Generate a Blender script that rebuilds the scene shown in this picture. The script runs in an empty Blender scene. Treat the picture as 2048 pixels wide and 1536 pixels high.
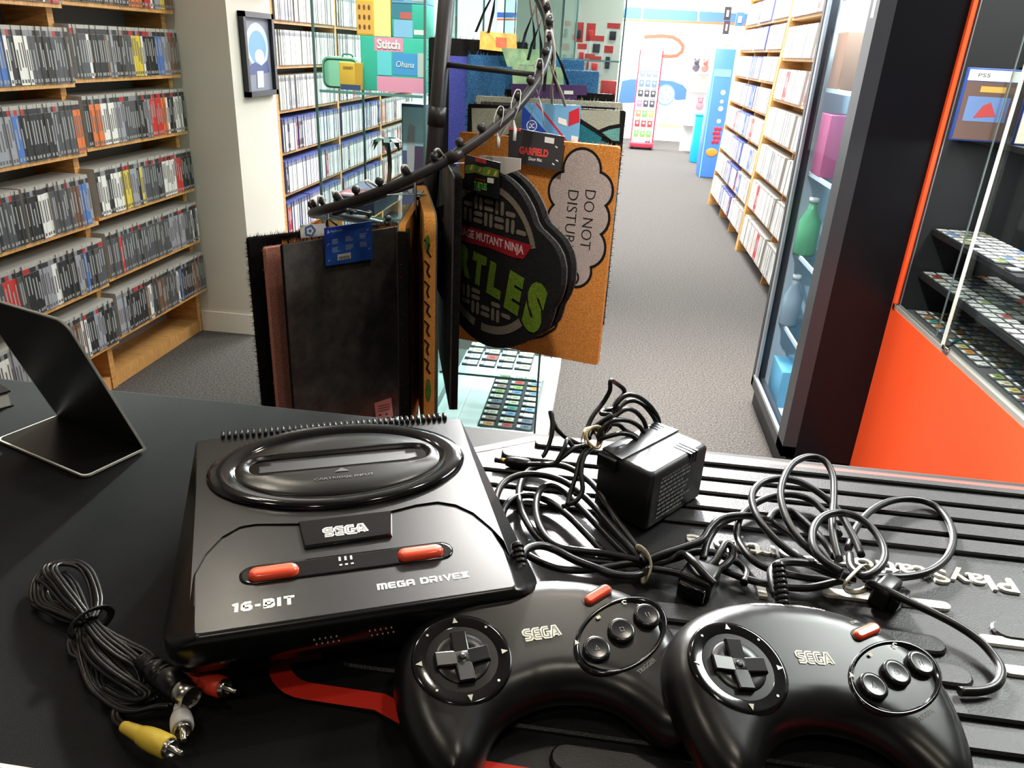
import bpy, bmesh, math, random
from mathutils import Vector, Matrix, Euler
from mathutils.geometry import delaunay_2d_cdt
random.seed(7)
sc = bpy.context.scene
COL = sc.collection
PI = math.pi
H = 1.335                      # eye height
ZC = 0.970                     # counter top height
# ---------------------------------------------------------------- camera
PPX, PPY = 1024.0, 768.0
_v = (840 - 1024, 4200 - 768.0); _d = (1235 - 1024, 108 - 768.0)
F = math.sqrt(-(_v[0]*_d[0] + _v[1]*_d[1]))
_V = Vector((_v[0], _v[1], F)).normalized(); _D = Vector((_d[0], _d[1], F)).normalized()
_Y = _D; _Z = -_V; _X = _Y.cross(_Z).normalized()
EYE = Vector((0, 0, H))
def ray(px, py):
    c = Vector((px - PPX, py - PPY, F)); return Vector((_X.dot(c), _Y.dot(c), _Z.dot(c)))
def onz(px, py, z): r = ray(px, py); return EYE + r*((z - H)/r.z)
def ony(px, py, y): r = ray(px, py); return EYE + r*(y/r.y)
def onx(px, py, x): r = ray(px, py); return EYE + r*(x/r.x)
cam = bpy.data.cameras.new('camera'); camo = bpy.data.objects.new('camera', cam); COL.objects.link(camo)
cam.sensor_fit = 'HORIZONTAL'; cam.sensor_width = 36; cam.lens = F/2048*36; cam.clip_start = .02; cam.clip_end = 100
cx = Vector((_X.x, _Y.x, _Z.x)); cy = -Vector((_X.y, _Y.y, _Z.y)); cz = -Vector((_X.z, _Y.z, _Z.z))
m3 = Matrix((cx, cy, cz)).transposed()
camo.matrix_world = Matrix.Translation(EYE) @ m3.to_4x4()
sc.camera = camo
sc.view_settings.view_transform = 'Standard'; sc.view_settings.look = 'None'

# ---------------------------------------------------------------- materials
def lin(c):
    o = []
    for v in c[:3]:
        v = v/255.0
        o.append(v/12.92 if v <= .04045 else ((v + .055)/1.055)**2.4)
    return (*o, 1)
MC = {}
def mat(name, c, rough=.5, metal=0, spec=.5, bump=0, bscale=200, var=0, vscale=60, coat=0, emit=0, c2=None, detail=2, stretch=None):
    """principled material; optional noise colour variation (var / c2) and bump"""
    if name in MC: return MC[name]
    m = bpy.data.materials.new(name); m.use_nodes = True; nt = m.node_tree; N = nt.nodes; L = nt.links
    p = N['Principled BSDF']
    p.inputs['Base Color'].default_value = lin(c); p.inputs['Roughness'].default_value = rough
    p.inputs['Metallic'].default_value = metal; p.inputs['Specular IOR Level'].default_value = spec
    p.inputs['Coat Weight'].default_value = coat
    if emit:
        p.inputs['Emission Color'].default_value = lin(c); p.inputs['Emission Strength'].default_value = emit
    m.diffuse_color = lin(c)
    if bump or var or c2:
        tc = N.new('ShaderNodeTexCoord'); src = tc.outputs['Object']
        if stretch:
            mp = N.new('ShaderNodeMapping'); mp.inputs['Scale'].default_value = stretch
            L.new(src, mp.inputs['Vector']); src = mp.outputs['Vector']
    if var or c2:
        nz = N.new('ShaderNodeTexNoise'); nz.inputs['Scale'].default_value = vscale; nz.inputs['Detail'].default_value = detail
        nz.inputs['Roughness'].default_value = .7
        L.new(src, nz.inputs['Vector'])
        rp = N.new('ShaderNodeValToRGB'); L.new(nz.outputs['Fac'], rp.inputs['Fac'])
        if c2 is None:
            a = [max(0, v*(1 - var)) for v in c]; b = [min(255, v*(1 + var)) for v in c]
        else: a, b = c, c2
        rp.color_ramp.elements[0].position = .35; rp.color_ramp.elements[1].position = .65
        rp.color_ramp.elements[0].color = lin(a); rp.color_ramp.elements[1].color = lin(b)
        L.new(rp.outputs['Color'], p.inputs['Base Color'])
    if bump:
        nb = N.new('ShaderNodeTexNoise'); nb.inputs['Scale'].default_value = bscale; nb.inputs['Detail'].default_value = 3
        L.new(src, nb.inputs['Vector'])
        bp = N.new('ShaderNodeBump'); bp.inputs['Strength'].default_value = bump; bp.inputs['Distance'].default_value = .004
        L.new(nb.outputs['Fac'], bp.inputs['Height']); L.new(bp.outputs['Normal'], p.inputs['Normal'])
    MC[name] = m
    return m
def glass(name, tint=(235, 245, 245), gl=.06, fres=True, gcol=(255,255,255)):
    """thin clear pane: transparent with a fresnel reflection"""
    if name in MC: return MC[name]
    m = bpy.data.materials.new(name); m.use_nodes = True; nt = m.node_tree; N = nt.nodes; L = nt.links
    N.remove(N['Principled BSDF']); out = N['Material Output']
    t = N.new('ShaderNodeBsdfTransparent'); t.inputs['Color'].default_value = lin(tint)
    g = N.new('ShaderNodeBsdfGlossy'); g.inputs['Roughness'].default_value = .02; g.inputs['Color'].default_value = lin(gcol)
    mx = N.new('ShaderNodeMixShader')
    lw = N.new('ShaderNodeLayerWeight'); lw.inputs['Blend'].default_value = .5
    pw = N.new('ShaderNodeMath'); pw.operation = 'POWER'; pw.inputs[1].default_value = 5; L.new(lw.outputs['Facing'], pw.inputs[0])
    ma = N.new('ShaderNodeMath'); ma.operation = 'MULTIPLY_ADD'; ma.inputs[1].default_value = .4*min(1, gl*12); ma.inputs[2].default_value = .012; L.new(pw.outputs[0], ma.inputs[0])
    L.new(ma.outputs[0], mx.inputs['Fac']); L.new(t.outputs[0], mx.inputs[1]); L.new(g.outputs[0], mx.inputs[2])
    L.new(mx.outputs[0], out.inputs['Surface']); MC[name] = m
    return m

# ---------------------------------------------------------------- mesh builder
class B:
    def __init__(s): s.bm = bmesh.new(); s.mi = 0; s.T = Matrix()
    def v(s, p): return s.bm.verts.new(s.T @ Vector(p))
    def f(s, vs, smooth=False):
        try: f = s.bm.faces.new(vs)
        except ValueError: return None
        f.material_index = s.mi; f.smooth = smooth; return f
    def box(s, a, b, M=None):
        """axis box between corners a and b, optional matrix"""
        x0, y0, z0 = [min(a[i], b[i]) for i in range(3)]; x1, y1, z1 = [max(a[i], b[i]) for i in range(3)]
        P = [Vector(p) for p in ((x0,y0,z0),(x1,y0,z0),(x1,y1,z0),(x0,y1,z0),(x0,y0,z1),(x1,y0,z1),(x1,y1,z1),(x0,y1,z1))]
        if M: P = [M @ p for p in P]
        V = [s.v(p) for p in P]
        for q in ((3,2,1,0),(4,5,6,7),(0,1,5,4),(1,2,6,5),(2,3,7,6),(3,0,4,7)): s.f([V[i] for i in q])
    def bbox(s, a, b, r=.003, M=None, seg=2):
        """rounded box"""
        t = bmesh.new(); x0, y0, z0 = [min(a[i], b[i]) for i in range(3)]; x1, y1, z1 = [max(a[i], b[i]) for i in range(3)]
        bmesh.ops.create_cube(t, size=1)
        for v in t.verts: v.co = Vector(((x0+x1)/2 + v.co.x*(x1-x0), (y0+y1)/2 + v.co.y*(y1-y0), (z0+z1)/2 + v.co.z*(z1-z0)))
        bmesh.ops.bevel(t, geom=list(t.edges), offset=r, segments=seg, affect='EDGES', profile=.6)
        s.merge(t, M, True)
    def merge(s, t, M=None, smooth=None):
        mp = {}
        for v in t.verts: mp[v] = s.v(M @ v.co if M else v.co)
        for f in t.faces: s.f([mp[v] for v in f.verts], f.smooth if smooth is None else smooth)
        t.free()
    def prism(s, poly, z0, z1, M=None, smooth=False, cap=True, inset=0, top_poly=None):
        """extrude a 2D outline; top_poly may differ from the bottom"""
        n = len(poly); tp = top_poly or poly
        A = [s.v(M @ Vector((p[0], p[1], z0)) if M else (p[0], p[1], z0)) for p in poly]
        Bv = [s.v(M @ Vector((p[0], p[1], z1)) if M else (p[0], p[1], z1)) for p in tp]
        for i in range(n): s.f([A[i], A[(i+1) % n], Bv[(i+1) % n], Bv[i]], smooth)
        if cap: s.f(Bv); s.f(A[::-1])
    def loft(s, rings, M=None, smooth=True, cap0=True, cap1=True, closed=True):
        R = [[s.v(M @ Vector(p) if M else p) for p in r] for r in rings]
        n = len(R[0])
        for a, b in zip(R, R[1:]):
            for i in range(n if closed else n - 1): s.f([a[i], a[(i+1) % n], b[(i+1) % n], b[i]], smooth)
        if cap0: s.f(R[0][::-1], False)
        if cap1: s.f(R[-1], False)
    def lathe(s, prof, M=None, n=24, smooth=True, sx=1, sy=1):
        """revolve (r, z) profile round local z"""
        rings = [[(r*math.cos(2*PI*i/n)*sx, r*math.sin(2*PI*i/n)*sy, z) for i in range(n)] for r, z in prof]
        s.loft(rings, M, smooth)
    def tube(s, path, r, n=8, closed=False, cap=True, flat=None):
        """sweep a circle (or a flat oval: flat=(w,h)) along 3D points"""
        P = [Vector(p) for p in path]; m = len(P); up = None; rings = []
        for i in range(m):
            a = P[i-1] if (i > 0 or closed) else P[0]; b = P[(i+1) % m] if (i < m-1 or closed) else P[-1]
            t = (b - a)
            if t.length < 1e-9: t = Vector((0, 0, 1))
            t.normalize()
            if up is None:
                up = Vector((0, 0, 1)) if abs(t.z) < .9 else Vector((1, 0, 0))
            up = (up - t*up.dot(t))
            if up.length < 1e-6: up = t.orthogonal()
            up.normalize(); sd = t.cross(up)
            rr = r[i] if isinstance(r, (list, tuple)) else r
            wa, wb = (rr, rr) if flat is None else flat
            rings.append([P[i] + sd*wa*math.cos(2*PI*k/n) + up*wb*math.sin(2*PI*k/n) for k in range(n)])
        if closed: rings.append(rings[0])
        s.loft(rings, None, True, cap and not closed, cap and not closed)
    def sphere(s, c, r, u=14, w=10, sc_=(1,1,1)):
        M = Matrix.Translation(Vector(c)) @ Matrix.Diagonal((*sc_, 1))
        s.lathe([(max(1e-5, r*math.sin(PI*k/w)), -r*math.cos(PI*k/w)) for k in range(w+1)], M, u)
    def quad(s, a, b, c, d): s.f([s.v(a), s.v(b), s.v(c), s.v(d)])
    def poly(s, pts, M=None, z=0): s.f([s.v(M @ Vector((p[0], p[1], z)) if M else (p[0], p[1], z)) for p in pts])
    def ribbon(s, pts, w, M=None, z=0, closed=False):
        """flat stroke of width w along 2D points"""
        P = [Vector((p[0], p[1], 0)) for p in pts]; m = len(P); Lf = []; Rt = []
        for i in range(m):
            a = P[i-1] if (i > 0 or closed) else P[i]; b = P[(i+1) % m] if (i < m-1 or closed) else P[i]
            t1 = (P[i]-a); t2 = (b-P[i])
            t1 = t1.normalized() if t1.length > 1e-9 else t2.normalized(); t2 = t2.normalized() if t2.length > 1e-9 else t1
            nrm = Vector((-(t1.y+t2.y), t1.x+t2.x, 0))
            if nrm.length < 1e-6: nrm = Vector((-t1.y, t1.x, 0))
            nrm.normalize(); k = max(.5, nrm.dot(Vector((-t1.y, t1.x, 0)))); o = nrm*(w/2/k)
            Lf.append(P[i]+o); Rt.append(P[i]-o)
        for q in (Lf, Rt):
            for p in q: p.z = z
        VL = [s.v(M @ p if M else p) for p in Lf]; VR = [s.v(M @ p if M else p) for p in Rt]
        for i in range(m if closed else m-1):
            j = (i+1) % m; s.f([VR[i], VR[j], VL[j], VL[i]])
    def text(s, body, size, M, bold=0, ext=0, align='CENTER', sx=1, drape=None, shear=0):
        cu = bpy.data.curves.new('txt', 'FONT'); cu.body = body; cu.size = size; cu.align_x = align; cu.align_y = 'CENTER'
        cu.offset = bold; cu.extrude = ext; cu.resolution_u = 3; cu.shear = shear
        ob = bpy.data.objects.new('txt', cu); me = bpy.data.meshes.new_from_object(ob)
        t = bmesh.new(); t.from_mesh(me)
        for v in t.verts:
            v.co.x *= sx
            if drape: v.co = drape(v.co)
        s.merge(t, M, False)
        bpy.data.meshes.remove(me); bpy.data.objects.remove(ob); bpy.data.curves.remove(cu)
    def build(s, name, mats, parent=None, local=False, recalc=True):
        if recalc: bmesh.ops.recalc_face_normals(s.bm, faces=s.bm.faces)
        if parent is not None and not local:
            s.bm.transform(WM[parent.name].inverted())
        me = bpy.data.meshes.new(name); s.bm.to_mesh(me); s.bm.free()
        for m in (mats if isinstance(mats, (list, tuple)) else [mats]): me.materials.append(m)
        o = bpy.data.objects.new(name, me); COL.objects.link(o)
        if parent is not None:
            o.parent = parent; WM[o.name] = WM[parent.name]
        else: WM[o.name] = Matrix()
        return o
WM = {}
def tag(o, label=None, cat=None, group=None, kind=None):
    if label: o['label'] = label
    if cat: o['category'] = cat
    if group: o['group'] = group
    if kind: o['kind'] = kind
    return o
def thing(name, label, cat, loc=(0,0,0), rot=None, group=None):
    """an Empty at the thing's base; rot is a 3x3/4x4 matrix or z angle"""
    o = bpy.data.objects.new(name, None); COL.objects.link(o); o.empty_display_size = .05
    if rot is None: R = Matrix()
    elif isinstance(rot, (int, float)): R = Matrix.Rotation(rot, 4, 'Z')
    else: R = rot.to_4x4()
    M = Matrix.Translation(Vector(loc)) @ R
    o.location = M.to_translation(); o.rotation_euler = M.to_euler(); WM[o.name] = M
    return tag(o, label, cat, group)
def setloc(o, b_bm_center=None): return o
def solo(o, base, label, cat, group=None, kind=None):
    """one-mesh thing: move its origin to its base point and tag it"""
    base = Vector(base); o.data.transform(Matrix.Translation(-base)); o.location = base; WM[o.name] = Matrix.Translation(base)
    return tag(o, label, cat, group, kind)
def struct(name, b, mats): return tag(b.build(name, mats), kind='structure')
def dup(o, loc=None, rot=None, label=None, parent=None):
    """copy a thing with its parts and sub-parts"""
    c = o.copy(); COL.objects.link(c)
    if parent is not None: c.parent = parent
    if loc is not None: c.location = loc
    if rot is not None: c.rotation_euler = rot
    if label: c['label'] = label
    for ch in o.children: dup(ch, parent=c)
    return c
def smooth(pts, k=6, closed=False):
    """Catmull-Rom through the points"""
    P = [Vector(p) for p in pts]; n = len(P); out = []
    rng = range(n if closed else n-1)
    for i in rng:
        p0 = P[(i-1) % n] if (closed or i > 0) else P[0]*2 - P[1]; p1 = P[i]; p2 = P[(i+1) % n]
        p3 = P[(i+2) % n] if (closed or i < n-2) else P[-1]*2 - P[-2]
        for j in range(k):
            t = j/k
            out.append(.5*((2*p1) + (p2-p0)*t + (2*p0-5*p1+4*p2-p3)*t*t + (3*p1-p0-3*p2+p3)*t**3))
    if not closed: out.append(P[-1])
    return out
def stadium(cx_, cy_, hl, hr, ang=0, n=8):
    """2D capsule outline: half length hl (incl. ends), radius hr"""
    o = []
    for k in range(n+1):
        a = -PI/2 + PI*k/n; o.append((hl-hr+hr*math.cos(a), hr*math.sin(a)))
    for k in range(n+1):
        a = PI/2 + PI*k/n; o.append((-hl+hr+hr*math.cos(a), hr*math.sin(a)))
    c, s_ = math.cos(ang), math.sin(ang)
    return [(cx_+x*c-y*s_, cy_+x*s_+y*c) for x, y in o]
def rrect(x0, y0, x1, y1, r, n=5):
    o = []
    for (cx_, cy_, a0) in ((x1-r, y0+r, -PI/2), (x1-r, y1-r, 0), (x0+r, y1-r, PI/2), (x0+r, y0+r, PI)):
        for k in range(n+1):
            a = a0 + PI/2*k/n; o.append((cx_+r*math.cos(a), cy_+r*math.sin(a)))
    return o
def ell(cx_, cy_, rx, ry, n=48, ang=0):
    c, s_ = math.cos(ang), math.sin(ang)
    return [(cx_+rx*math.cos(2*PI*k/n)*c-ry*math.sin(2*PI*k/n)*s_, cy_+rx*math.cos(2*PI*k/n)*s_+ry*math.sin(2*PI*k/n)*c) for k in range(n)]
def seglogo(b, M, h, w, mw, md):
    """heavy rounded capitals with an inline stroke; mw / md are material slots"""
    L = {'S': [[(.78,.9),(.25,.9),(.1,.8),(.1,.62),(.22,.52),(.62,.48),(.74,.38),(.74,.2),(.6,.1),(.04,.1)]],
         'E': [[(.78,.9),(.25,.9),(.1,.78),(.1,.22),(.25,.1),(.78,.1)], [(.1,.5),(.74,.5)]],
         'G': [[(.78,.9),(.25,.9),(.1,.78),(.1,.22),(.25,.1),(.74,.1),(.74,.46),(.44,.46)]],
         'A': [[(.02,.06),(.34,.9),(.52,.9),(.84,.06)], [(.3,.3),(.6,.3)]]}
    for i, ch in enumerate('SEGA'):
        x = (i-2)*w/4 + w*.005
        for st in L[ch]:
            pts = [(x + p[0]*w/4*1.06, (p[1]-.5)*h) for p in st]
            b.mi = mw; b.ribbon(pts, h*.33, M, 0)
            b.mi = md; b.ribbon(pts, h*.065, M, .00015)

STK = {'1': (.5, [[(.02,.78),(.22,.88),(.32,.88),(.32,0)]]), '6': (.8, [[(.72,.9),(.3,.9),(.12,.72),(.12,.22),(.26,.1),(.58,.1),(.7,.22),(.7,.42),(.58,.54),(.12,.54)]]), '-': (.5, [[(.05,.45),(.45,.45)]]),
 'B': (.82, [[(.12,.1),(.12,.9),(.56,.9),(.68,.8),(.68,.62),(.56,.52),(.12,.52)],[(.56,.52),(.72,.4),(.72,.2),(.58,.1),(.0,.1)]]), 'I': (.36, [[(.18,0),(.18,1)]]), 'T': (.8, [[(0,.9),(.8,.9)],[(.4,.9),(.4,0)]]),
 'M': (1.2, [[(.1,0),(.1,.9),(1.0,.9),(1.1,.8),(1.1,0)],[(.6,.9),(.6,0)]]), 'E': (.95, [[(.95,.9),(.18,.9),(.1,.8),(.1,.2),(.18,.1),(.95,.1)],[(.1,.5),(.9,.5)]]), 'G': (1.0, [[(.95,.9),(.18,.9),(.1,.8),(.1,.2),(.18,.1),(.9,.1),(.9,.5),(.5,.5)]]),
 'A': (1.0, [[(.1,0),(.1,.75),(.25,.9),(.8,.9),(.9,.8),(.9,0)],[(.1,.4),(.9,.4)]]), 'D': (1.0, [[(0,.9),(.75,.9),(.9,.75),(.9,.25),(.75,.1),(.1,.1),(.1,.9)]]), 'R': (1.0, [[(0,.9),(.8,.9),(.9,.8),(.9,.5),(.8,.4),(.1,.4)],[(.55,.4),(.9,0)],[(.1,.6),(.1,0)]]),
 'V': (1.0, [[(.05,1),(.5,.05),(.95,1)]]), 'i': (.45, [[(.22,0),(.22,.9)]]), '2': (1.0, [[(0,.9),(1.0,.9)],[(0,.1),(1.0,.1)],[(.32,.9),(.32,.1)],[(.68,.9),(.68,.1)]]), ' ': (.45, [])}
def stroke_text(b, s, w, h, M, th, gap=.2):
    tot = sum(STK[c][0] for c in s) + gap*(len(s)-1); k = w/tot; x = -w/2
    for c in s:
        for st in STK[c][1]: b.ribbon([(x+p[0]*k, (p[1]-.5)*h) for p in st], th*h, M)
        x += (STK[c][0]+gap)*k
# ================================================================ materials used up front
m_ctop = mat('counter_black', (20,20,21), .66, spec=.14, bump=.08, bscale=900, var=.12, vscale=300)
m_cbody = mat('counter_body', (34,33,34), .6)
m_mat = mat('rubber_mat', (23,23,25), .42, spec=.45, bump=.1, bscale=700)
m_red = mat('red_border', (226,46,30), .5)
m_white = mat('white_print', (232,230,222), .5)
m_plast = mat('console_plastic', (15,15,16), .25, spec=.5, bump=.015, bscale=2500)
m_plast2 = mat('pad_plastic', (15,15,16), .29, spec=.5, bump=.015, bscale=2500)
m_gloss = mat('gloss_black', (10,10,12), .09, spec=.55)
m_dark = mat('dark_recess', (8,8,9), .5)
m_btn = mat('red_button', (252,84,52), .25, coat=.4)
m_print = mat('cream_print', (216,214,194), .5)
m_pgrey = mat('grey_print', (150,150,146), .5)
m_cable = mat('cable_rubber', (17,17,18), .32, spec=.5)
m_metal = mat('nickel', (205,200,190), .22, metal=1)
m_gold = mat('brass', (200,160,80), .25, metal=1)
m_band = mat('rubber_band', (238,228,204), .6, var=.08, vscale=300)
m_band2 = mat('tan_band', (178,156,112), .6, var=.12, vscale=300)

# ================================================================ counter
b = B(); b.mi = 0
b.bbox((-1.79, -.25, ZC-.04), (.90, .7035, ZC), .004)
ct = thing('counter', 'long black sales counter in the foreground with matte top', 'counter', (-.4, .2, 0))
b.build('countertop', m_ctop, ct)
b = B(); b.box((-1.78, -.2, .0), (.89, .66, ZC-.04)); b.build('counter_body', m_cbody, ct)

# ================================================================ ribbed counter mat
mt = thing('counter_mat', 'black ribbed rubber counter mat with red border and white upside-down lettering', 'mat', (.15, .45, ZC))
def arc(cx_, cy_, r, a0, a1, n=8): return [(cx_+r*math.cos(a0+(a1-a0)*k/n), cy_+r*math.sin(a0+(a1-a0)*k/n)) for k in range(n+1)]
out = [(-.182,.46)] + arc(-.150,.355,.032,PI,1.5*PI) + [(-.105,.3215),(-.085,.312),(-.065,.292),(-.04,.285),(.62,.272),(.62,.690),(-.048,.690),(-.080,.668),(-.182,.60)]
b = B(); b.prism(out, ZC+.0004, ZC+.0030)
b.build('base', m_mat, mt)
b = B(); inner = []
# red line that follows the edge
b.ribbon([(-.175,.44)] + arc(-.149,.3555,.0265,PI,1.5*PI) + [(-.104,.3285),(-.082,.319),(-.062,.299),(-.038,.292),(.61,.279)], .013, None, ZC+.0034)
b.ribbon([(.61,.6835),(-.044,.6835),(-.078,.660),(-.172,.60)], .0062, None, ZC+.0034)
b.build('border', m_red, mt)
def rib(x0, x1, y, w=.0195, h=.0036, z=ZC+.003):
    hl = (x1-x0)/2; bb = B(); st = stadium((x0+x1)/2, y, hl, w/2); st2 = stadium((x0+x1)/2, y, hl-.0015, w/2-.0015)
    bb.loft([[(p[0],p[1],z) for p in st], [(p[0],p[1],z+h*.6) for p in st], [(p[0],p[1],z+h) for p in st2]], None, False, cap0=False)
    bb.build('rib', m_mat, mt)
rib(-.045,.60,.6715,.0115); rows = [.6465,.6200,.5940,.5680]
for i, y in enumerate(rows): rib(-.075 if i == 0 else -.12, .60, y, .0205)
rib(.36,.60,.5405,.0205)
for x0, x1, y in ((.302,.60,.4645),(.02,.262,.4400),(.02,.268,.4120),(.02,.60,.3860),(.02,.60,.3600),(-.05,.60,.3320),(.0,.60,.306),(-.140,-.06,.360),(-.12,-.06,.386),(-.1,.02,.412)): rib(x0, x1, y, .019)
for x0, x1, y in ((.19,.282,.4852),(.289,.60,.4530),(.292,.60,.4245)):
    bb = B(); bb.prism(stadium((x0+x1)/2, y, (x1-x0)/2, .0042), ZC+.003, ZC+.0055); bb.build('white_bar', m_white, mt)
bb = B(); bb.prism(rrect(.1415,.470,.148,.489,.001), ZC+.003, ZC+.0055); bb.build('white_bar', m_white, mt)
def fit(body, w, h, M, bb, bold=0, ext=0, drape=None, shear=0):
    """lettering scaled to an exact width and height"""
    t = B(); t.text(body, 1, None, bold=bold, ext=0, shear=shear)
    xs = [v.co.x for v in t.bm.verts]; ys = [v.co.y for v in t.bm.verts]
    x0, x1, y0, y1 = min(xs), max(xs), min(ys), max(ys)
    for v in t.bm.verts:
        c = Vector(((v.co.x-(x0+x1)/2)/(x1-x0)*w, (v.co.y-(y0+y1)/2)/(y1-y0)*h, 0))
        v.co = drape(c) if drape else c
    if ext:
        r = bmesh.ops.extrude_face_region(t.bm, geom=list(t.bm.faces))
        for g in r['geom']:
            if isinstance(g, bmesh.types.BMVert): g.co.z += ext
    bb.merge(t.bm, M, False)
bb = B(); fit('PlayStation Portable', .250, .0235, Matrix.Translation((.219, .529, ZC+.003)) @ Matrix.Rotation(PI-.045, 4, 'Z'), bb, bold=.012, ext=.0022)
bb.build('lettering', m_white, mt)

# ================================================================ console
CA = math.radians(23.5); cen = onz(320+1032.5*.3516, 810+380*.3516, 1.030)
CB = ZC+.0068
co = thing('game_console', 'black 16-bit game console with glossy oval cartridge bay and two red buttons', 'game console', (cen.x, cen.y, CB), CA)
def quadring(xb, xf, yb, yf, r, z, n=5):
    """rounded outline: half width xb at the back, xf at the front"""
    o = []
    for (x, y, a0) in ((xf-r, yf+r, -PI/2), (xb-r, yb-r, 0), (-xb+r, yb-r, PI/2), (-xf+r, yf+r, PI)):
        for k in range(n+1):
            a = a0+PI/2*k/n; o.append((x+r*math.cos(a), y+r*math.sin(a), z))
    return o
def L(): 
    b = B(); b.T = WM[co.name]; return b
b = L()
b.loft([quadring(.092,.0915,.066,-.130,.014,0), quadring(.1035,.103,.072,-.141,.015,.009), quadring(.1095,.110,.076,-.151,.017,.0185), quadring(.108,.1085,.075,-.150,.017,.0190), quadring(.108,.1085,.075,-.150,.017,.0203), quadring(.1105,.111,.076,-.156,.018,.0212),
        quadring(.1115,.1120,.076,-.1625,.019,.034), quadring(.1118,.1115,.076,-.1635,.018,.0450), quadring(.1116,.1105,.0755,-.1632,.016,.0468), quadring(.1105,.0945,.074,-.1630,.004,.0515), quadring(.1095,.0930,.073,-.1600,.003,.0530)], None, True)
body = b.build('body', m_plast, co)
b = L()
deck = [(-.0975,-.132),(-.1075,.066),(-.102,.0715),(.102,.0715),(.1075,.066),(.0975,-.132),(.0985,-.115),(.094,-.098),(.086,-.077),(.076,-.064),(.064,-.0575),(.048,-.0582),(.0305,-.0625),(-.035,-.0648),(-.062,-.0595),(-.072,-.0605),(-.083,-.070),(-.092,-.087),(-.0975,-.108)]
b.prism(deck, .0528, .0541); b.build('upper_deck', m_plast, co)
b = L(); TM = Matrix.Translation((0, .010, 0))
b.lathe([(1.0,.0535),(.995,.0560),(.965,.0580),(.90,.0583),(.84,.0575),(.80,.0562),(.785,.0550)], TM, 72, True, .0985, .0632)
b.build('oval_ring', m_gloss, co)
b = L(); TM = Matrix.Translation((0, .0115, 0))
def stad_at(th, hl, hr):
    c, s_ = math.cos(th), math.sin(th)
    if abs(s_) > 1e-6:
        x = hr*c/abs(s_)
        if abs(x) <= hl-hr: return (x, hr if s_ > 0 else -hr)
    d = hl-hr; bq = abs(c)*d; r = bq+math.sqrt(max(0, bq*bq-d*d+hr*hr)); return (r*c, r*s_)
NA = 96; TH = [2*PI*k/NA for k in range(NA)]
def mixr(f, z):
    return [((1-f)*.0790*math.cos(a)+f*(stad_at(a,.0715,.0150)[0]), (1-f)*.0470*math.sin(a)+f*(stad_at(a,.0715,.0150)[1]+.0025), z) for a in TH]
b.loft([[(.0790*math.cos(a),.0470*math.sin(a),.0553) for a in TH], [(.0760*math.cos(a),.0450*math.sin(a),.0566) for a in TH], mixr(.5,.0575), mixr(.9,.0579), mixr(1,.0577)], TM, True, False, False)
bay = b.build('cartridge_bay', m_plast, co)
# slot: sunken capsule with a flap
b = L(); st = stadium(.0005,.0140,.0700,.0125,0,10); si = stadium(.0005,.0140,.0670,.0100,0,10); s2 = stadium(.0005,.0140,.0640,.0075,0,10)
b.loft([[(stad_at(a,hl_,hr_)[0], stad_at(a,hl_,hr_)[1]+.0140, z) for a in TH] for hl_, hr_, z in ((.0715,.0150,.0577),(.0708,.0143,.0570),(.0690,.0128,.0552),(.0665,.0108,.0545))], None, True, False, True)
sl = b.build('slot_rim', m_plast, co)
b = L()
fl = [(-.060,.0065),(.052,.0065),(.060,.0090),(.060,.0160),(.052,.0160),(.052,.0205),(-.052,.0205),(-.052,.0160),(-.060,.0160)]
b.prism(fl, .0544, .0552); b.build('slot_flap', m_dark, sl)
b = L(); b.ribbon(fl, .0009, None, .0553, closed=True); b.build('flap_seam', mat('seam', (3,3,3), .8), sl)
b = L(); b.poly([(-.0055,-.0075),(.0055,-.0075),(0,-.0020)], None, .0582); fit('CARTRIDGE INPUT', .044, .0030, Matrix.Translation((.001,-.0155,.0580)), b, bold=.01)
b.build('bay_marking', mat('black_emboss', (3,3,3), .5), co)
b = L(); pl = [(-.0345,-.0640),(.0300,-.0636),(.0262,-.0925),(-.0316,-.0940)]
pl2 = [(x*.97-.0001, (y+.0785)*.94-.0785) for x, y in pl]
b.prism(pl[::-1], .0526, .0554, top_poly=pl2[::-1]); plate = b.build('logo_plate', m_gloss, co)
b = L(); seglogo(b, Matrix.Translation((-.0040,-.0815,.0556)), .0100, .0285, 0, 1); b.build('logo', [m_print, m_dark], plate)
b = L(); st = stadium(-.004,-.1145,.0670,.0088,0,10); s2 = stadium(-.004,-.1145,.0650,.0072,0,10)
b.loft([[(p[0],p[1],.0527) for p in st],[(p[0],p[1],.0537) for p in st],[(p[0],p[1],.0536) for p in s2]], None, True, False, True)
b.build('button_channel', m_gloss, co)
for x, txt in ((-.0505, 'POWER'), (.0410, 'RESET')):
    b = L()
    b.loft([[(p[0],p[1],z) for p in stadium(x,-.1165,.0150-i,.0054-i,0,8)] for i, z in ((0,.0535),(0,.0555),(.0008,.0570),(.0022,.0578),(.004,.0580))], None, True, False)
    bt = b.build('power_button' if txt == 'POWER' else 'reset_button', m_btn, co)
b = L()
for k in range(3): b.box((-.0108+k*.0036,-.1127,.0530),(-.0094+k*.0036,-.1085,.0541))
for k in range(3): b.box((-.0108+k*.0036,-.1175,.0530),(-.0090+k*.0036,-.1160,.0540))
b.build('indicator', m_pgrey, co)
b = L(); stroke_text(b, '16-BIT', .0350, .0078, Matrix.Translation((-.0565,-.1430,.0532)), .27, .16)
b.build('sixteen_bit_lettering', m_print, co)
b = L(); stroke_text(b, 'MEGA DRiVE2', .0570, .0056, Matrix.Translation((.0385,-.1425,.0532)), .24, .22)
b.build('name_lettering', m_print, co)
b = L()
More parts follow.
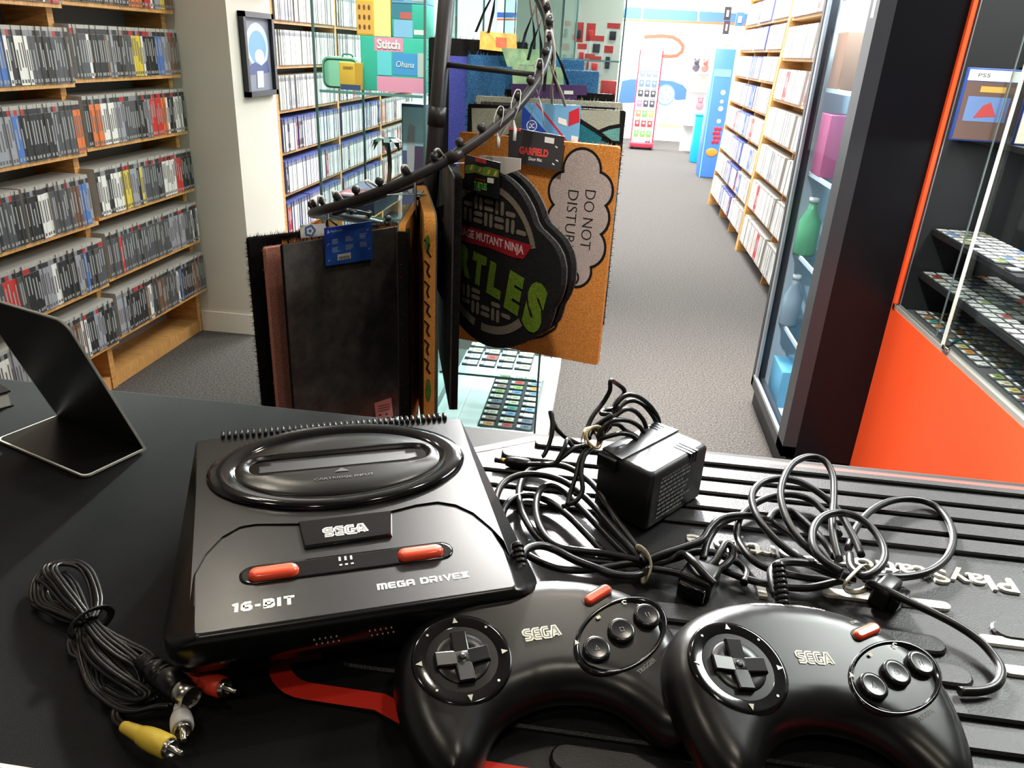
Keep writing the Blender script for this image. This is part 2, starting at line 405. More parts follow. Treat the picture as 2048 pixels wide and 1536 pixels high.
for k in range(40):
    x = -.0895 + k*.1855/39
    b.bbox((x-.0014,.0700,.046),(x+.0014,.0795,.0575), .0007, seg=1)
b.build('vent_comb', m_plast, co)
b = L()
for gx in (-.0225, .0095):
    for k in range(5):
        for j in range(2):
            x = gx-.007+k*.0032+j*.0012; z = .0385-j*.0036
            b.lathe([(.0005,0),(.0004,.0006)], Matrix.Translation((x,-.1630,z)) @ Matrix.Rotation(PI/2,4,'X'), 8)
b.build('port_marking', m_print, co)
for x in (-.045, .03):
    b = L(); b.prism([(x-.02,.004),(x+.02,.004),(x+.017,.0155),(x-.017,.0155)], .137, .1425, Matrix.Rotation(PI/2,4,'X'))
    b.build('controller_port', m_dark, co)

# ================================================================ control pads
half = [(0,55),(13,54.8),(27,53),(41,49.5),(55,44),(68,36.5),(79,26.5),(86.5,14),(90,-2),(89.5,-19),(86.5,-36),(81.5,-51),(75,-62),(67,-67.5),(58,-66.5),(50,-60),(43.5,-50),(36,-41),(25,-34),(12,-30),(0,-28.8)]
PS = .98/1000
out = [(x*PS, y*PS) for x, y in half] + [(-x*PS, y*PS) for x, y in half[-2:0:-1]]
out = [(p.x, p.y) for p in smooth([(x, y, 0) for x, y in out], 4, True)]
def dist(x, y):
    d = 1e9; n = len(out)
    for i in range(n):
        ax, ay = out[i]; bx, by = out[(i+1) % n]; vx, vy = bx-ax, by-ay
        t = max(0, min(1, ((x-ax)*vx+(y-ay)*vy)/(vx*vx+vy*vy))); dx, dy = x-ax-t*vx, y-ay-t*vy
        d = min(d, dx*dx+dy*dy)
    return math.sqrt(d)
def inside(x, y):
    c = False; n = len(out)
    for i in range(n):
        ax, ay = out[i]; bx, by = out[(i+1) % n]
        if (ay > y) != (by > y) and x < (bx-ax)*(y-ay)/(by-ay)+ax: c = not c
    return c
HD, RD = .0185, .0185
def ztop(x, y, d=None):
    d = dist(x, y) if d is None else d
    t = min(1, d/RD); return -HD*(1-(1-(1-t)**2.1)**(1/2.1)) - .0012*(y/.05)**2*0
def zbot(x, y, d):
    zb = -.030 - .26*y; zb = min(zb, -HD-.002); t = min(1, d/.013); return -HD + (zb+HD)*(1-(1-t)**2.2)**(1/2.2)
def pad_shell():
    pts = [Vector(p) for p in out]; n0 = len(pts); dd = [0.0]*n0
    for off in (.0005,.0016,.0034,.0060,.0095):
        n = len(out)
        for i in range(n):
            a = Vector(out[i-1]); c = Vector(out[(i+1) % n]); t = (c-a).normalized(); p = Vector(out[i]) + Vector((t.y, -t.x))*off
            if not inside(p.x, p.y): p = Vector(out[i]) + Vector((-t.y, t.x))*off
            if inside(p.x, p.y):
                d = dist(p.x, p.y)
                if d > off*.93: pts.append(p); dd.append(d)
    gx = .0045; k = 0
    for i in range(-20, 21):
        for j in range(-14, 12):
            x, y = i*gx + (.5*gx if j % 2 else 0), j*gx*.9
            if inside(x, y):
                d = dist(x, y)
                if d > .0125: pts.append(Vector((x, y))); dd.append(d)
    r = delaunay_2d_cdt(pts, [(i, (i+1) % n0) for i in range(n0)], [], 1, 1e-7)
    vs, fs, orig = r[0], r[2], r[3]
    ds = [dd[o[0]] if o else dist(v.x, v.y) for v, o in zip(vs, orig)]
    return vs, fs, ds
PV = pad_shell()
def make_pad(name, label, loc, R):
    t = thing(name, label, 'game controller', loc, R)
    W = WM[t.name]
    def N(): q = B(); q.T = W; return q
    q = N(); vs, fs, ds = PV
    tv = [q.v((v.x, v.y, ztop(v.x, v.y, d))) for v, d in zip(vs, ds)]
    bv = [tv[i] if ds[i] < 1e-6 else q.v((v.x, v.y, zbot(v.x, v.y, ds[i]))) for i, v in enumerate(vs)]
    for f in fs:
        q.f([tv[i] for i in f], True); q.f([bv[i] for i in f][::-1], True)
    q.build('shell', m_plast2, t)
    # direction pad
    q = N(); T0 = Matrix.Translation((-.049, -.0005, 0))
    q.lathe([(.0292,-.0035),(.0290,.0000),(.0280,.0009),(.0262,.0008),(.0215,.0002),(.0180,-.0008),(.0166,-.0030),(.001,-.0032)], T0, 56)
    ring = q.build('dpad_ring', m_gloss, t)
    q = N(); q.lathe([(.0160,-.0030),(.0160,.0002),(.0152,.0010),(.0095,.0001),(.001,-.0002)], T0, 40)
    dp = q.build('direction_pad', m_plast2, t)
    q = N()
    for k in range(4):
        M = T0 @ Matrix.Rotation(k*PI/2, 4, 'Z')
        q.loft([[( -.0047,.0030,-.001),(.0047,.0030,-.001),(.0047,.0157,-.001),(-.0047,.0157,-.001)],[(-.0047,.0030,.0016),(.0047,.0030,.0016),(.0047,.0157,.0028),(-.0047,.0157,.0028)],[(-.0038,.0035,.0021),(.0038,.0035,.0021),(.0040,.0150,.0034),(-.0040,.0150,.0034)]], M, False)
    q.bbox((-.0047,-.0047,-.001),(.0047,.0047,.0021), .0004, T0, 1); q.lathe([(.0022,.002),(.0017,.0028),(.0004,.0026)], T0, 16)
    q.build('cross', m_plast2, dp)
    q = N()
    for k in range(4):
        a = PI/2*k; M = T0 @ Matrix.Rotation(a, 4, 'Z') @ Matrix.Translation((0, .0248, .0011)); q.poly([(-.0016,-.0016),(.0016,-.0016),(0,.0022)], M)
        M = T0 @ Matrix.Rotation(a+PI/4, 4, 'Z') @ Matrix.Translation((0, .0248, .0011)); q.poly(ell(0,0,.0008,.0008,12), M)
    q.build('arrow_marking', m_print, ring)
    # button field
    q = N(); T1 = Matrix.Translation((.0492, -.0005, 0)) @ Matrix.Rotation(math.radians(27), 4, 'Z')
    q.lathe([(1.0,-.0045),(.985,.0004),(.95,.0010),(.90,.0006),(.85,-.0004),(.8,-.0010),(.001,-.0010)], T1, 56, True, .0360, .0215)
    bf = q.build('button_field', m_gloss, t)
    for (x, y), ch in zip(((.0300,-.0090),(.0492,.0005),(.0690,.0080)), 'ABC'):
        q = N(); T2 = Matrix.Translation((x, y, 0))
        q.lathe([(.0083,-.001),(.0083,.0026),(.0077,.0036),(.0060,.0034),(.001,.0031)], T2, 32)
        bt = q.build('round_button', mat('button_plastic', (22,22,24), .2), t)
        q = N()
        mk = Matrix.Translation((x, y, .0037))
        if ch == 'A': q.ribbon([(-.0012,-.0012),(.0012,-.0012),(0,.0014)], .0004, mk, 0, True)
        elif ch == 'B': q.ribbon([(-.0012,-.0012),(.0012,-.0012),(.0012,.0012),(-.0012,.0012)], .0004, mk, 0, True)
        else:
            q.ribbon([(-.0010,-.0015),(-.0010,.0015)], .0006, mk); q.ribbon([(.0010,-.0015),(.0010,.0015)], .0006, mk)
        q.build('button_mark', mat('mark_grey', (70,70,66), .5), bt)
    q = N(); q.poly([(-.0012,-.0012),(.0016,-.0012),(.0002,.0018)], Matrix.Translation((.0195,-.0020,.0012)) @ Matrix.Rotation(.2,4,'Z'))
    q.poly([(-.0014,-.001),(.0014,-.001),(.0014,.001),(-.0014,.001)], Matrix.Translation((.0385,.0125,.0012)) @ Matrix.Rotation(.3,4,'Z'))
    q.ribbon([(.0015,.0010),(0,.0013),(-.0013,0),(0,-.0013),(.0015,-.0010)], .0006, Matrix.Translation((.0585,.0205,.0012)) @ Matrix.Rotation(-.2,4,'Z'))
    q.build('field_marking', m_print, bf)
    # start button in a slanted well
    q = N(); A = math.radians(24)
    def dr(p, M, up=.0003):
        w = M @ p; w.z = ztop(w.x, w.y)+up+p.z; return w
    MS = Matrix.Translation((.0435,.0290,0)) @ Matrix.Rotation(A, 4, 'Z'); z0 = ztop(.0435,.0290)
    q.prism(stadium(0,0,.0118,.0042,0,8), z0-.004, z0+.0004, MS); q.build('start_well', m_dark, t)
    q = N(); q.loft([[(p[0],p[1],z0+z) for p in stadium(0,-.0004,.0103-i,.0033-i,0,8)] for i, z in ((0,-.002),(0,.0018),(.0006,.0028),(.0016,.0032))], MS, True, False)
    q.build('start_button', m_btn, t)
    # lettering lies on the domed shell
    q = N(); fit('MEGA DRIVE CONTROL PAD', .0490, .0031, None, q, .012, drape=lambda c: (lambda x, y: Vector((x, y, ztop(x, y)+.00035)))(c.x, c.y+.0468-c.x*c.x*1.7))
    q.build('arc_lettering', m_pgrey, t)
    q = N(); fit('START', .0085, .0022, None, q, .012, drape=lambda c: dr(c, Matrix.Translation((.0400,.0365,0)) @ Matrix.Rotation(A,4,'Z')))
    fit('TRIGGER', .0150, .0027, None, q, .012, drape=lambda c: dr(c, Matrix.Translation((.0565,-.0235,0)) @ Matrix.Rotation(math.radians(27),4,'Z')))
    q.build('small_lettering', mat('dim_print', (120,120,116), .5), t)
    q = N(); seglogo(q, Matrix.Translation((.0010,.0080,.0004)), .0076, .0225, 0, 1); q.build('logo', [m_print, m_dark], t)
    # ribbed strain relief
    q = N()
    for k in range(9): q.lathe([(.0042,0),(.0050-.0001*k,.0006),(.0050-.0001*k,.0026),(.0040,.0032)], Matrix.Translation((.003,.050+.0031*k,-.0145+.0016*k)) @ Matrix.Rotation(-PI/2+.12,4,'X'), 16)
    q.build('strain_relief', m_cable, t)
    return t
def zz1(x, y): return (740+x*.3125, 1116+y*.3125)
def zz2(x, y): return (1280+x*.375, 1116+y*.375)
Z1, Z2 = 1.014, 1.0165
p1 = (onz(*zz1(578,640), Z1) + onz(*zz1(1615,480), Z1))/2
p2 = (onz(*zz2(520,620), Z2) + onz(*zz2(1365,580), Z2))/2
R1 = Matrix.Rotation(math.radians(22), 4, 'Z') @ Matrix.Rotation(math.radians(14), 4, 'X')
R2 = Matrix.Rotation(math.radians(12.5), 4, 'Z') @ Matrix.Rotation(math.radians(7), 4, 'Y') @ Matrix.Rotation(math.radians(14), 4, 'X')
pad1 = make_pad('game_controller', 'black three-button game controller directly in front of the console, left of the pair', p1, R1)
pad2 = make_pad('game_controller', 'black three-button game controller at the right, overlapping the grip of the other one', p2, R2)

# ================================================================ pad leads (pixel-traced on the mat, lifted where they cross)
def trace(pts, fx, fy, s, z=ZC+.0105, k=6, dz=None):
    P = []
    for i, p in enumerate(pts):
        zz = p[2] if len(p) > 2 else z
        P.append(onz(fx+p[0]*s, fy+p[1]*s, zz))
    return smooth(P, k)
CR = .0030
def zrel(pts, lift): return [(x, y, ZC+.0075+lift[i % len(lift)]) for i, (x, y) in enumerate(pts)]
def lead(parent, paths, r=CR):
    b = B()
    for p in paths: b.tube(p, r, 10)
    return b.build('lead', m_cable, parent)
A_ = (960, 740, .2734)
h = ZC+.0105
L1 = [
 [(300,1470,h+.02),(300,1385,h+.022),(345,1310,h+.022),(440,1285,h+.018),(540,1312,h+.014),(700,1392,h+.012),(860,1452,h+.012),(1010,1500,h+.010),(1150,1500,h+.008),(1250,1440,h+.006)],
 [(1230,1400,h),(1130,1280,h+.004),(1010,1110,h+.008),(880,900,h+.010),(760,780,h+.010),(620,705,h+.008),(470,695,h+.004),(340,750,h),(285,880,h),(300,1010,h),(360,1140,h),(450,1250,h),(580,1330,h),(760,1385,h),(950,1410,h),(1190,1415,h)],
 [(1210,1430,h+.006),(1080,1280,h+.012),(960,1140,h+.014),(800,960,h+.016),(640,830,h+.016),(470,770,h+.016),(300,768,h+.014),(170,830,h+.012),(115,960,h+.010),(135,1110,h+.008),(210,1240,h+.006),(330,1340,h+.004),(480,1420,h+.004),(640,1460,h+.004),(850,1455,h+.004),(1050,1420,h+.004),(1240,1390,h+.006)],
 [(1200,1440,h+.004),(1060,1340,h+.004),(920,1200,h+.005),(760,1030,h+.006),(630,900,h+.007),(530,845,h+.008),(450,870,h+.008),(410,980,h+.007),(425,1110,h+.006),(490,1230,h+.005),(600,1300,h+.005),(760,1325,h+.005),(900,1340,h+.006),(1060,1370,h+.007),(1220,1400,h+.008)],
 [(900,1330,h),(780,1200,h),(640,1060,h),(500,960,h),(360,915,h),(230,950,h),(165,1060,h),(190,1180,h),(260,1290,h),(380,1370,h)],
 [(1180,1400,h+.01),(1320,1350,h+.012),(1480,1300,h+.013),(1620,1245,h+.014),(1680,1160,h+.016),(1760,1090,h+.018),(1880,1065,h+.018),(2010,1075,h+.016),(2130,1110,h+.010)],
 [(1200,1420,h+.006),(1350,1400,h+.006),(1470,1345,h+.012),(1560,1400,h+.016),(1640,1490,h+.014),(1720,1570,h+.01)],
 [(1200,1430,h+.002),(1400,1385,h+.002),(1560,1335,h+.003),(1700,1335,h+.003),(1800,1370,h+.002),(1890,1410,h),(1950,1480,h),(1930,1560,h)],
 [(1210,1445,h+.004),(1380,1470,h+.004),(1560,1500,h+.004),(1700,1420,h+.008),(1760,1330,h+.012),(1800,1270,h+.014),(1845,1300,h+.012),(1840,1370,h+.008),(1780,1440,h+.006),(1660,1500,h+.004),(1500,1560,h)],
]
lead1 = lead(pad1, [[onz(A_[0]+x*A_[2], A_[1]+y*A_[2], z) for x, y, z in p] and smooth([onz(A_[0]+x*A_[2], A_[1]+y*A_[2], z) for x, y, z in p], 6) for p in L1])
C_ = (1400, 880, .3164)
L2 = [
 [(478,985,h+.024),(455,900,h+.026),(455,820,h+.026),(520,775,h+.022),(640,775,h+.018),(760,800,h+.014),(880,850,h+.010),(980,880,h+.008)],
 [(960,880,h+.006),(800,835,h+.010),(640,755,h+.014),(500,650,h+.018),(390,530,h+.022),(335,420,h+.024),(335,330,h+.026),(400,265,h+.026),(510,245,h+.026),(640,270,h+.024),(760,340,h+.020),(860,430,h+.016),(930,540,h+.014),(985,640,h+.012),(1020,730,h+.010)],
 [(900,860,h+.012),(760,740,h+.016),(640,640,h+.020),(550,500,h+.024),(510,350,h+.028),(535,230,h+.032),(600,140,h+.034),(700,105,h+.034),(790,135,h+.032),(840,230,h+.028),(845,380,h+.022),(835,520,h+.018),(850,640,h+.014),(880,760,h+.010)],
 [(900,835,h+.020),(790,770,h+.022),(720,680,h+.024),(715,570,h+.026),(770,490,h+.028),(870,460,h+.028),(980,480,h+.028),(1080,550,h+.026),(1150,650,h+.024),(1165,750,h+.022),(1110,830,h+.020),(1030,860,h+.018),(960,810,h+.016),(945,720,h+.014)],
 [(935,690,h+.008),(985,560,h+.008),(1080,450,h+.006),(1210,385,h+.004),(1360,375,h+.002),(1490,420,h),(1575,520,h),(1600,640,h),(1555,750,h),(1450,830,h),(1300,865,h),(1150,865,h+.002),(1040,880,h+.004)],
 [(880,600,h),(800,470,h+.002),(680,370,h+.004),(520,345,h+.005),(370,390,h+.004),(260,480,h+.002),(235,600,h),(280,700,h),(380,790,h),(560,850,h),(760,880,h),(950,900,h+.002)],
 [(20,760,h+.006),(50,640,h+.008),(130,530,h+.008),(270,480,h+.007),(420,505,h+.006),(560,590,h+.006),(700,700,h+.006),(850,820,h+.005)],
 [(430,510,h),(480,450,h),(580,450,h),(690,540,h),(790,650,h),(850,740,h)],
 [(140,820,h),(300,880,h),(480,920,h),(680,935,h),(860,900,h+.002),(980,880,h+.006)],
 [(1060,900,h+.010),(1180,950,h+.010),(1320,1020,h+.008),(1480,1095,h+.006),(1640,1180,h+.004),(1780,1280,h+.002),(1880,1400,h),(1905,1480,h),(1870,1550,h),(1780,1585,h),(1640,1590,h)],
]
lead2 = lead(pad2, [smooth([onz(C_[0]+x*C_[2], C_[1]+y*C_[2], z) for x, y, z in p], 6) for p in L2])
# nine-pin plugs at the lead ends
def plug(parent, a, bq, w=.016, hh=.009):
    a, bq = Vector(a), Vector(bq); t = (bq-a).normalized(); s_ = t.cross(Vector((0,0,1))).normalized(); u = s_.cross(t)
    M = Matrix((s_, t, u)).transposed().to_4x4(); M.translation = a; ln = (bq-a).length
    q = B(); q.bbox((-w, ln*.35, -hh), (w, ln, hh), .003, M); q.bbox((-w*.55, 0, -hh*.6), (w*.55, ln*.4, hh*.6), .003, M)
    pl = q.build('plug', m_cable, parent)
    q = B(); q.bbox((-w*.8, ln, -hh*.6), (w*.8, ln+.007, hh*.6), .001, M); q.build('plug_face', m_gloss, pl)
plug(pad2, onz(1400+1060*.3164, 880+890*.3164, h+.004), onz(1400+1225*.3164, 880+990*.3164, h+.002), .0125)
plug(pad1, onz(960+1690*.2734, 740+1400*.2734, h+.002), onz(960+1560*.2734, 740+1600*.2734, h+.002), .0125)
def band(pos, axis, r, label, mt_, w=.0022, turns=1, sq=1.0, sp=.003):
    ax = Vector(axis).normalized(); u = ax.cross(Vector((0,0,1))).normalized(); v = u.cross(ax).normalized(); q = B()
    for k in range(turns):
        P = [Vector(pos)+u*r*math.cos(2*PI*i/24)+v*r*sq*math.sin(2*PI*i/24)+ax*(sp*(k-(turns-1)/2)+.002*math.sin(2*PI*i/24*2+k)) for i in range(24)]
        q.tube(P, .001, 6, closed=True, flat=(w, .0006))
    return solo(q.build('rubber_band', mt_), (pos[0], pos[1], pos[2]-r*sq), label, 'rubber band')
pb = onz(960+1195*.2734, 740+1420*.2734, h+.006); band(pb, (.9,.25,.0), .0125, 'cream rubber band round the lead of the left controller', m_band, .0035, 1, .9)
pb = onz(1400+1000*.3164, 880+880*.3164, h+.010); band(pb, (.5,-.8,.1), .0135, 'cream rubber band round the lead of the right controller', m_band, .0022, 1, .8)
# ================================================================ mains adapter
AZ = ZC+.0068
Pf = Vector((.0600, .5330, AZ)); AA = math.radians(52.2); AW, AD, AH = .083, .056, .0540
ad = thing('power_adapter', 'chunky black mains power adapter lying on the ribbed mat behind the leads', 'power adapter', Pf, AA)
W = WM[ad.name]
def N(): q = B(); q.T = W; return q
q = N()   # local x along the long side, y to the left end
def rr(x0, x1, y0, y1, z, r=.004): return [(p[0], p[1], z) for p in rrect(x0, y0, x1, y1, r, 4)]
q.loft([rr(.002,AW-.002,.002,AD-.002,0), rr(0,AW,0,AD,.003), rr(.0,AW,0,AD,AH-.004), rr(.0015,AW-.0015,.0015,AD-.001,AH-.001), rr(.004,AW-.004,.004,AD-.004,AH)], None, True)
q.build('case', mat('adapter_plastic', (27,27,28), .42, bump=.05, bscale=1500), ad)
q = N(); q.prism([(.0005,AD*.56),(AW-.0005,AD*.56),(AW-.003,AD-.002),(.003,AD-.002)], AH-.0005, AH+.0012); 
q.build('case_half', mat('adapter_plastic_sheen', (46,46,47), .3), ad)  # same plastic in paler grey, imitating the stronger reflection on this half
for k in range(3):
    q = N(); q.box((AW-.028+.0045*k-.001,-.0004,AH-.010),(AW-.0265+.0045*k,.004,AH+.0004)); q.box((AW-.028+.0045*k-.001,.0038,AH-.001),(AW-.0265+.0045*k,.018,AH+.0004)); q.build('vent_slot', m_dark, ad)
    q = N(); q.box((AW-.016+.0045*k,AD-.013,AH-.001),(AW-.0145+.0045*k,AD-.003,AH+.0016)); q.build('vent_slot', m_dark, ad)
q = N(); random.seed(3)
for r_ in range(9):
    x = .013
    zc = .042-.0042*r_
    while x < .056-.004*(r_ % 3):
        w = random.uniform(.0015,.006)
        q.quad((x,-.0004,zc-.001),(x+w,-.0004,zc-.001),(x+w,-.0004,zc+.001),(x,-.0004,zc+.001)); x += w+.0012
q.mi = 0; MV = Matrix.Translation((.034,-.0005,.0455)) @ Matrix.Rotation(PI/2, 4, 'X'); fit('MADE FOR INDOOR USE ONLY', .040, .0022, MV, q, .01)
q.build('rating_text', m_pgrey, ad)
q = N(); q.bbox((-.004,AD*.62,AH-.012),(.004,AD*.96,AH-.001), .001); q.build('lead_exit', m_cable, ad)
q = N(); q.lathe([(.003,0),(.003,.010),(.0022,.0105)], Matrix.Translation((AW-.002,AD*.45,AH-.012)) @ Matrix.Rotation(PI/2,4,'Y'), 12); q.build('pin', m_metal, ad)
# its thin lead: loops standing behind the case
A_ = (960, 740, .2734)
def P3(x, y, Y): return ony(A_[0]+x*A_[2], A_[1]+y*A_[2], Y)
paths = [
 [(800,500,.585),(790,420,.60),(830,330,.61),(900,240,.62),(950,150,.62),(955,80,.62),(1000,100,.63),(1050,140,.635),(1050,180,.635),(1000,230,.63),(970,300,.62),(960,400,.60),(880,480,.59)],
 [(900,470,.59),(940,380,.60),(1000,300,.615),(1060,240,.625),(1130,225,.63),(1200,260,.632),(1260,330,.632),(1300,400,.63)],
 [(870,480,.585),(960,330,.605),(1000,250,.61),(1060,190,.615),(1130,185,.62),(1210,230,.628),(1280,310,.634),(1310,390,.634),(1290,470,.63)],
 [(880,490,.585),(970,360,.595),(1060,290,.605),(1130,300,.612),(1190,360,.616),(1220,430,.616)],
 [(860,500,.58),(900,420,.585),(980,370,.59),(1080,370,.60),(1160,410,.605),(1200,460,.605)],
 [(860,510,.58),(960,480,.58),(1040,465,.585),(1110,480,.59),(1150,510,.59)],
 [(830,420,.585),(900,370,.59),(960,330,.595),(890,320,.60),(900,300,.605),(960,290,.61),(1020,270,.615)],
 [(790,540,.58),(720,540,.578),(640,500,.575),(600,470,.575),(560,430,.575),(530,370,.578),(515,310,.582),(525,330,.58),(530,430,.572),(510,530,.565),(470,620,.558),(450,630,.557)],
 [(800,540,.575),(740,560,.57),(680,560,.568),(640,510,.57),(620,560,.562),(580,640,.555),(545,700,.551)],
 [(800,550,.572),(750,610,.563),(720,680,.556),(700,780,.546),(660,900,.535),(640,990,.526)],
 [(810,550,.57),(700,570,.565),(600,640,.556),(530,690,.552),(430,690,.552),(340,690,.552)],
 [(820,560,.57),(760,640,.558),(740,760,.546),(750,880,.536),(700,960,.529),(600,1000,.527)],
 [(790,500,.58),(830,440,.59),(910,400,.59),(1010,400,.60),(1060,440,.60),(1120,470,.598),(1160,500,.595)],
]
b = B()
for p in paths:
    pts = [P3(*a) for a in p]
    for v in pts: v.z = max(v.z, ZC+.0085)
    b.tube(smooth(pts, 6), .0021, 8)
b.build('lead', m_cable, ad)
# barrel plug
b = B(); a = onz(960+350*.2734, 740+690*.2734, ZC+.012); e = onz(960+190*.2734, 740+668*.2734, ZC+.012); t = (e-a).normalized()
Mx = Matrix.Translation(a) @ t.to_track_quat('Z','Y').to_matrix().to_4x4(); ln = (e-a).length
b.lathe([(.003,-.004),(.0052,0),(.0056,ln*.5),(.0050,ln*.85),(.004,ln)], Mx, 16); bp = b.build('barrel_plug', m_cable, ad)
b = B(); b.lathe([(.0027,ln),(.0027,ln+.004),(.0022,ln+.0045)], Mx, 14); b.build('brass_ring', m_gold, bp)
b = B(); b.lathe([(.0025,ln+.004),(.0025,ln+.0105),(.0015,ln+.011)], Mx, 14); b.build('plug_tip', m_dark, bp)
band(P3(822,500,.578), (.75,-.45,.5), .0115, 'tan rubber band wound round the thin adapter lead', m_band2, .0012, 4, .8, .0028)

# ================================================================ audio-video lead bundle
av = thing('video_cable', 'coiled thin black video cable with red, white and yellow plugs on the counter', 'cable', onz(195,1245,ZC))
Fq = (0, 1086, .29297); z0 = ZC+.004
def Q(x, y, z=0): return onz(Fq[0]+x*Fq[2], Fq[1]+y*Fq[2], z0+z)
loops = [
 [(600,520,.008),(470,400,.010),(370,270,.010),(310,200,.008),(330,150,.006),(430,130,.006),(540,140,.006),(620,210,.006),(660,330,.007),(670,440,.009),(640,520,.009)],
 [(600,530,.006),(450,420,.007),(330,290,.006),(260,260,.003),(250,340,.002),(280,420,.003),(400,470,.004),(520,520,.006),(580,550,.008)],
 [(590,520,.004),(440,450,.002),(320,400,.001),(240,400,.001),(225,340,.001),(245,250,.002),(310,180,.004),(400,140,.006),(510,130,.008),(600,180,.008),(650,270,.008),(680,380,.009),(670,470,.009)],
 [(610,520,.012),(520,400,.014),(430,280,.014),(370,190,.012),(400,150,.01),(500,150,.008),(570,190,.006),(620,290,.005),(640,400,.006),(640,490,.008)],
 [(560,550,.002),(430,520,.001),(320,460,.0),(240,420,.0),(260,380,.0),(370,420,.002),(500,480,.004)],
 [(600,510,.010),(560,400,.006),(500,270,.004),(430,210,.004),(360,260,.003),(310,330,.002),(330,400,.002),(440,470,.004),(560,530,.008)],
 [(640,540,.010),(740,640,.012),(860,730,.012),(960,810,.012),(1000,860,.014)],
 [(600,560,.010),(680,660,.012),(800,760,.012),(920,830,.010),(960,900,.006),(970,960,.004),(930,970,.004),(840,880,.006),(720,760,.008),(600,620,.009)],
 [(560,570,.004),(570,690,.005),(620,790,.007),(720,880,.009),(840,960,.010),(930,1020,.008),(960,1060,.005),(880,1080,.003),(760,1040,.002),(690,960,.002),(680,880,.003),(640,760,.006),(580,640,.008)],
 [(580,580,.006),(640,740,.010),(760,860,.013),(880,940,.013),(980,1000,.010),(1010,1040,.008),(950,1070,.006),(820,1040,.004),(720,980,.004)],
 [(520,580,.002),(490,660,.001),(540,760,.001),(580,880,.001),(640,1000,.001),(740,1070,.001),(860,1100,.002),(980,1080,.003),(1080,1060,.004)],
 [(540,600,.003),(560,760,.002),(600,900,.001),(680,1030,.001),(800,1120,.002),(920,1150,.003),(1060,1120,.005),(1170,1110,.007)],
 [(650,560,.008),(780,640,.008),(900,700,.006),(1000,750,.004),(1060,810,.002),(1000,760,.001),(860,680,.004),(700,600,.006)],
 [(500,620,.001),(480,690,.001),(500,760,.001),(560,790,.001),(590,850,.001)],
 [(880,1100,.002),(800,1130,.001),(790,1200,.001),(830,1240,.004),(860,1255,.006)],
 [(1000,1050,.004),(1120,980,.005),(1230,930,.006),(1300,920,.008)],
]
b = B()
for p in loops:
    pts = smooth([Q(*a) for a in p], 5)
    for off in (-.0012, .0012):
        o2 = [v + Vector((off*.7, off*.7, .0004)) for v in pts]; b.tube(o2, .0014, 6)
b.build('wire', mat('wire_black', (24,24,23), .33), av)
b = B(); c = Q(622,545,.007); ax = (Q(760,680)-Q(480,410)).normalized(); u = ax.cross(Vector((0,0,1))).normalized(); v = u.cross(ax)
b.tube([c+u*.0130*math.cos(2*PI*i/20)+v*.0085*math.sin(2*PI*i/20)+Vector((0,0,.001)) for i in range(20)], .001, 6, closed=True, flat=(.0024,.0008))
b.build('cable_tie', mat('tie_grey', (40,40,40), .35), av)
def axisM(a, e): return Matrix.Translation(a) @ (e-a).normalized().to_track_quat('Z','Y').to_matrix().to_4x4()
# round multi-pin plug
a = Q(960,800,.012); e = Q(1300,1050,.012); M = axisM(a, e); ln = (e-a).length
b = B(); pr = [(.0042,0)]
for k in range(5): pr += [(.0050+.0004*k,ln*.04*k+.001),(.0050+.0004*k,ln*.04*k+.003),(.0042+.0004*k,ln*.04*k+.0035)]
pr += [(.0075,ln*.30),(.0078,ln*.42),(.0072,ln*.43),(.0072,ln*.45),(.0080,ln*.46),(.0080,ln*.50),(.0073,ln*.51),(.0080,ln*.54),(.0080,ln*.80),(.0074,ln*.81)]
b.lathe(pr, M, 20); dn = b.build('round_plug', m_cable, av)
b = B(); b.lathe([(.0066,ln*.80),(.0071,ln*.82),(.0071,ln*1.03),(.0063,ln*1.03),(.0062,ln*.99)], M, 24); b.build('metal_shell', m_metal, dn)
b = B(); b.lathe([(.0062,ln*.985),(.001,ln*.986)], M, 20)
for k in range(7): b.lathe([(.0006,ln*.98),(.0005,ln*1.03)], M @ Matrix.Translation((.0036*math.cos(k*.9),.0036*math.sin(k*.9),0)), 6)
b.build('pin_insert', m_gloss, dn)
def rca(a, e, col, name):
    M = axisM(a, e); ln = (e-a).length; b = B()
    pr = [(.0028,0),(.0031,.001)]
    for k in range(6): pr += [(.0034+.0002*k,ln*.06*k+.002),(.0031+.0002*k,ln*.06*k+.0028)]
    pr += [(.0050,ln*.42),(.0058,ln*.55),(.0062,ln*.70),(.0062,ln*.98),(.0052,ln)]
    b.lathe(pr, M, 20); p = b.build(name, col, av)
    b = B(); b.lathe([(.0050,ln-.002),(.0050,ln+.0005),(.0046,ln+.0012),(.0047,ln+.003),(.0042,ln+.003),(.0040,ln+.001),(.0017,ln+.001),(.0017,ln+.0095),(.0012,ln+.0102)], M, 20); b.build('metal_contact', m_metal, p)
rca(Q(1285,915,.009), Q(1520,985,.011), mat('rca_red', (250,74,46), .4), 'red_plug')
rca(Q(1225,1105,.006), Q(1245,1265,.008), mat('rca_white', (222,220,220), .4), 'white_plug')
rca(Q(840,1250,.007), Q(1150,1395,.009), mat('rca_yellow', (232,200,70), .4), 'yellow_plug')

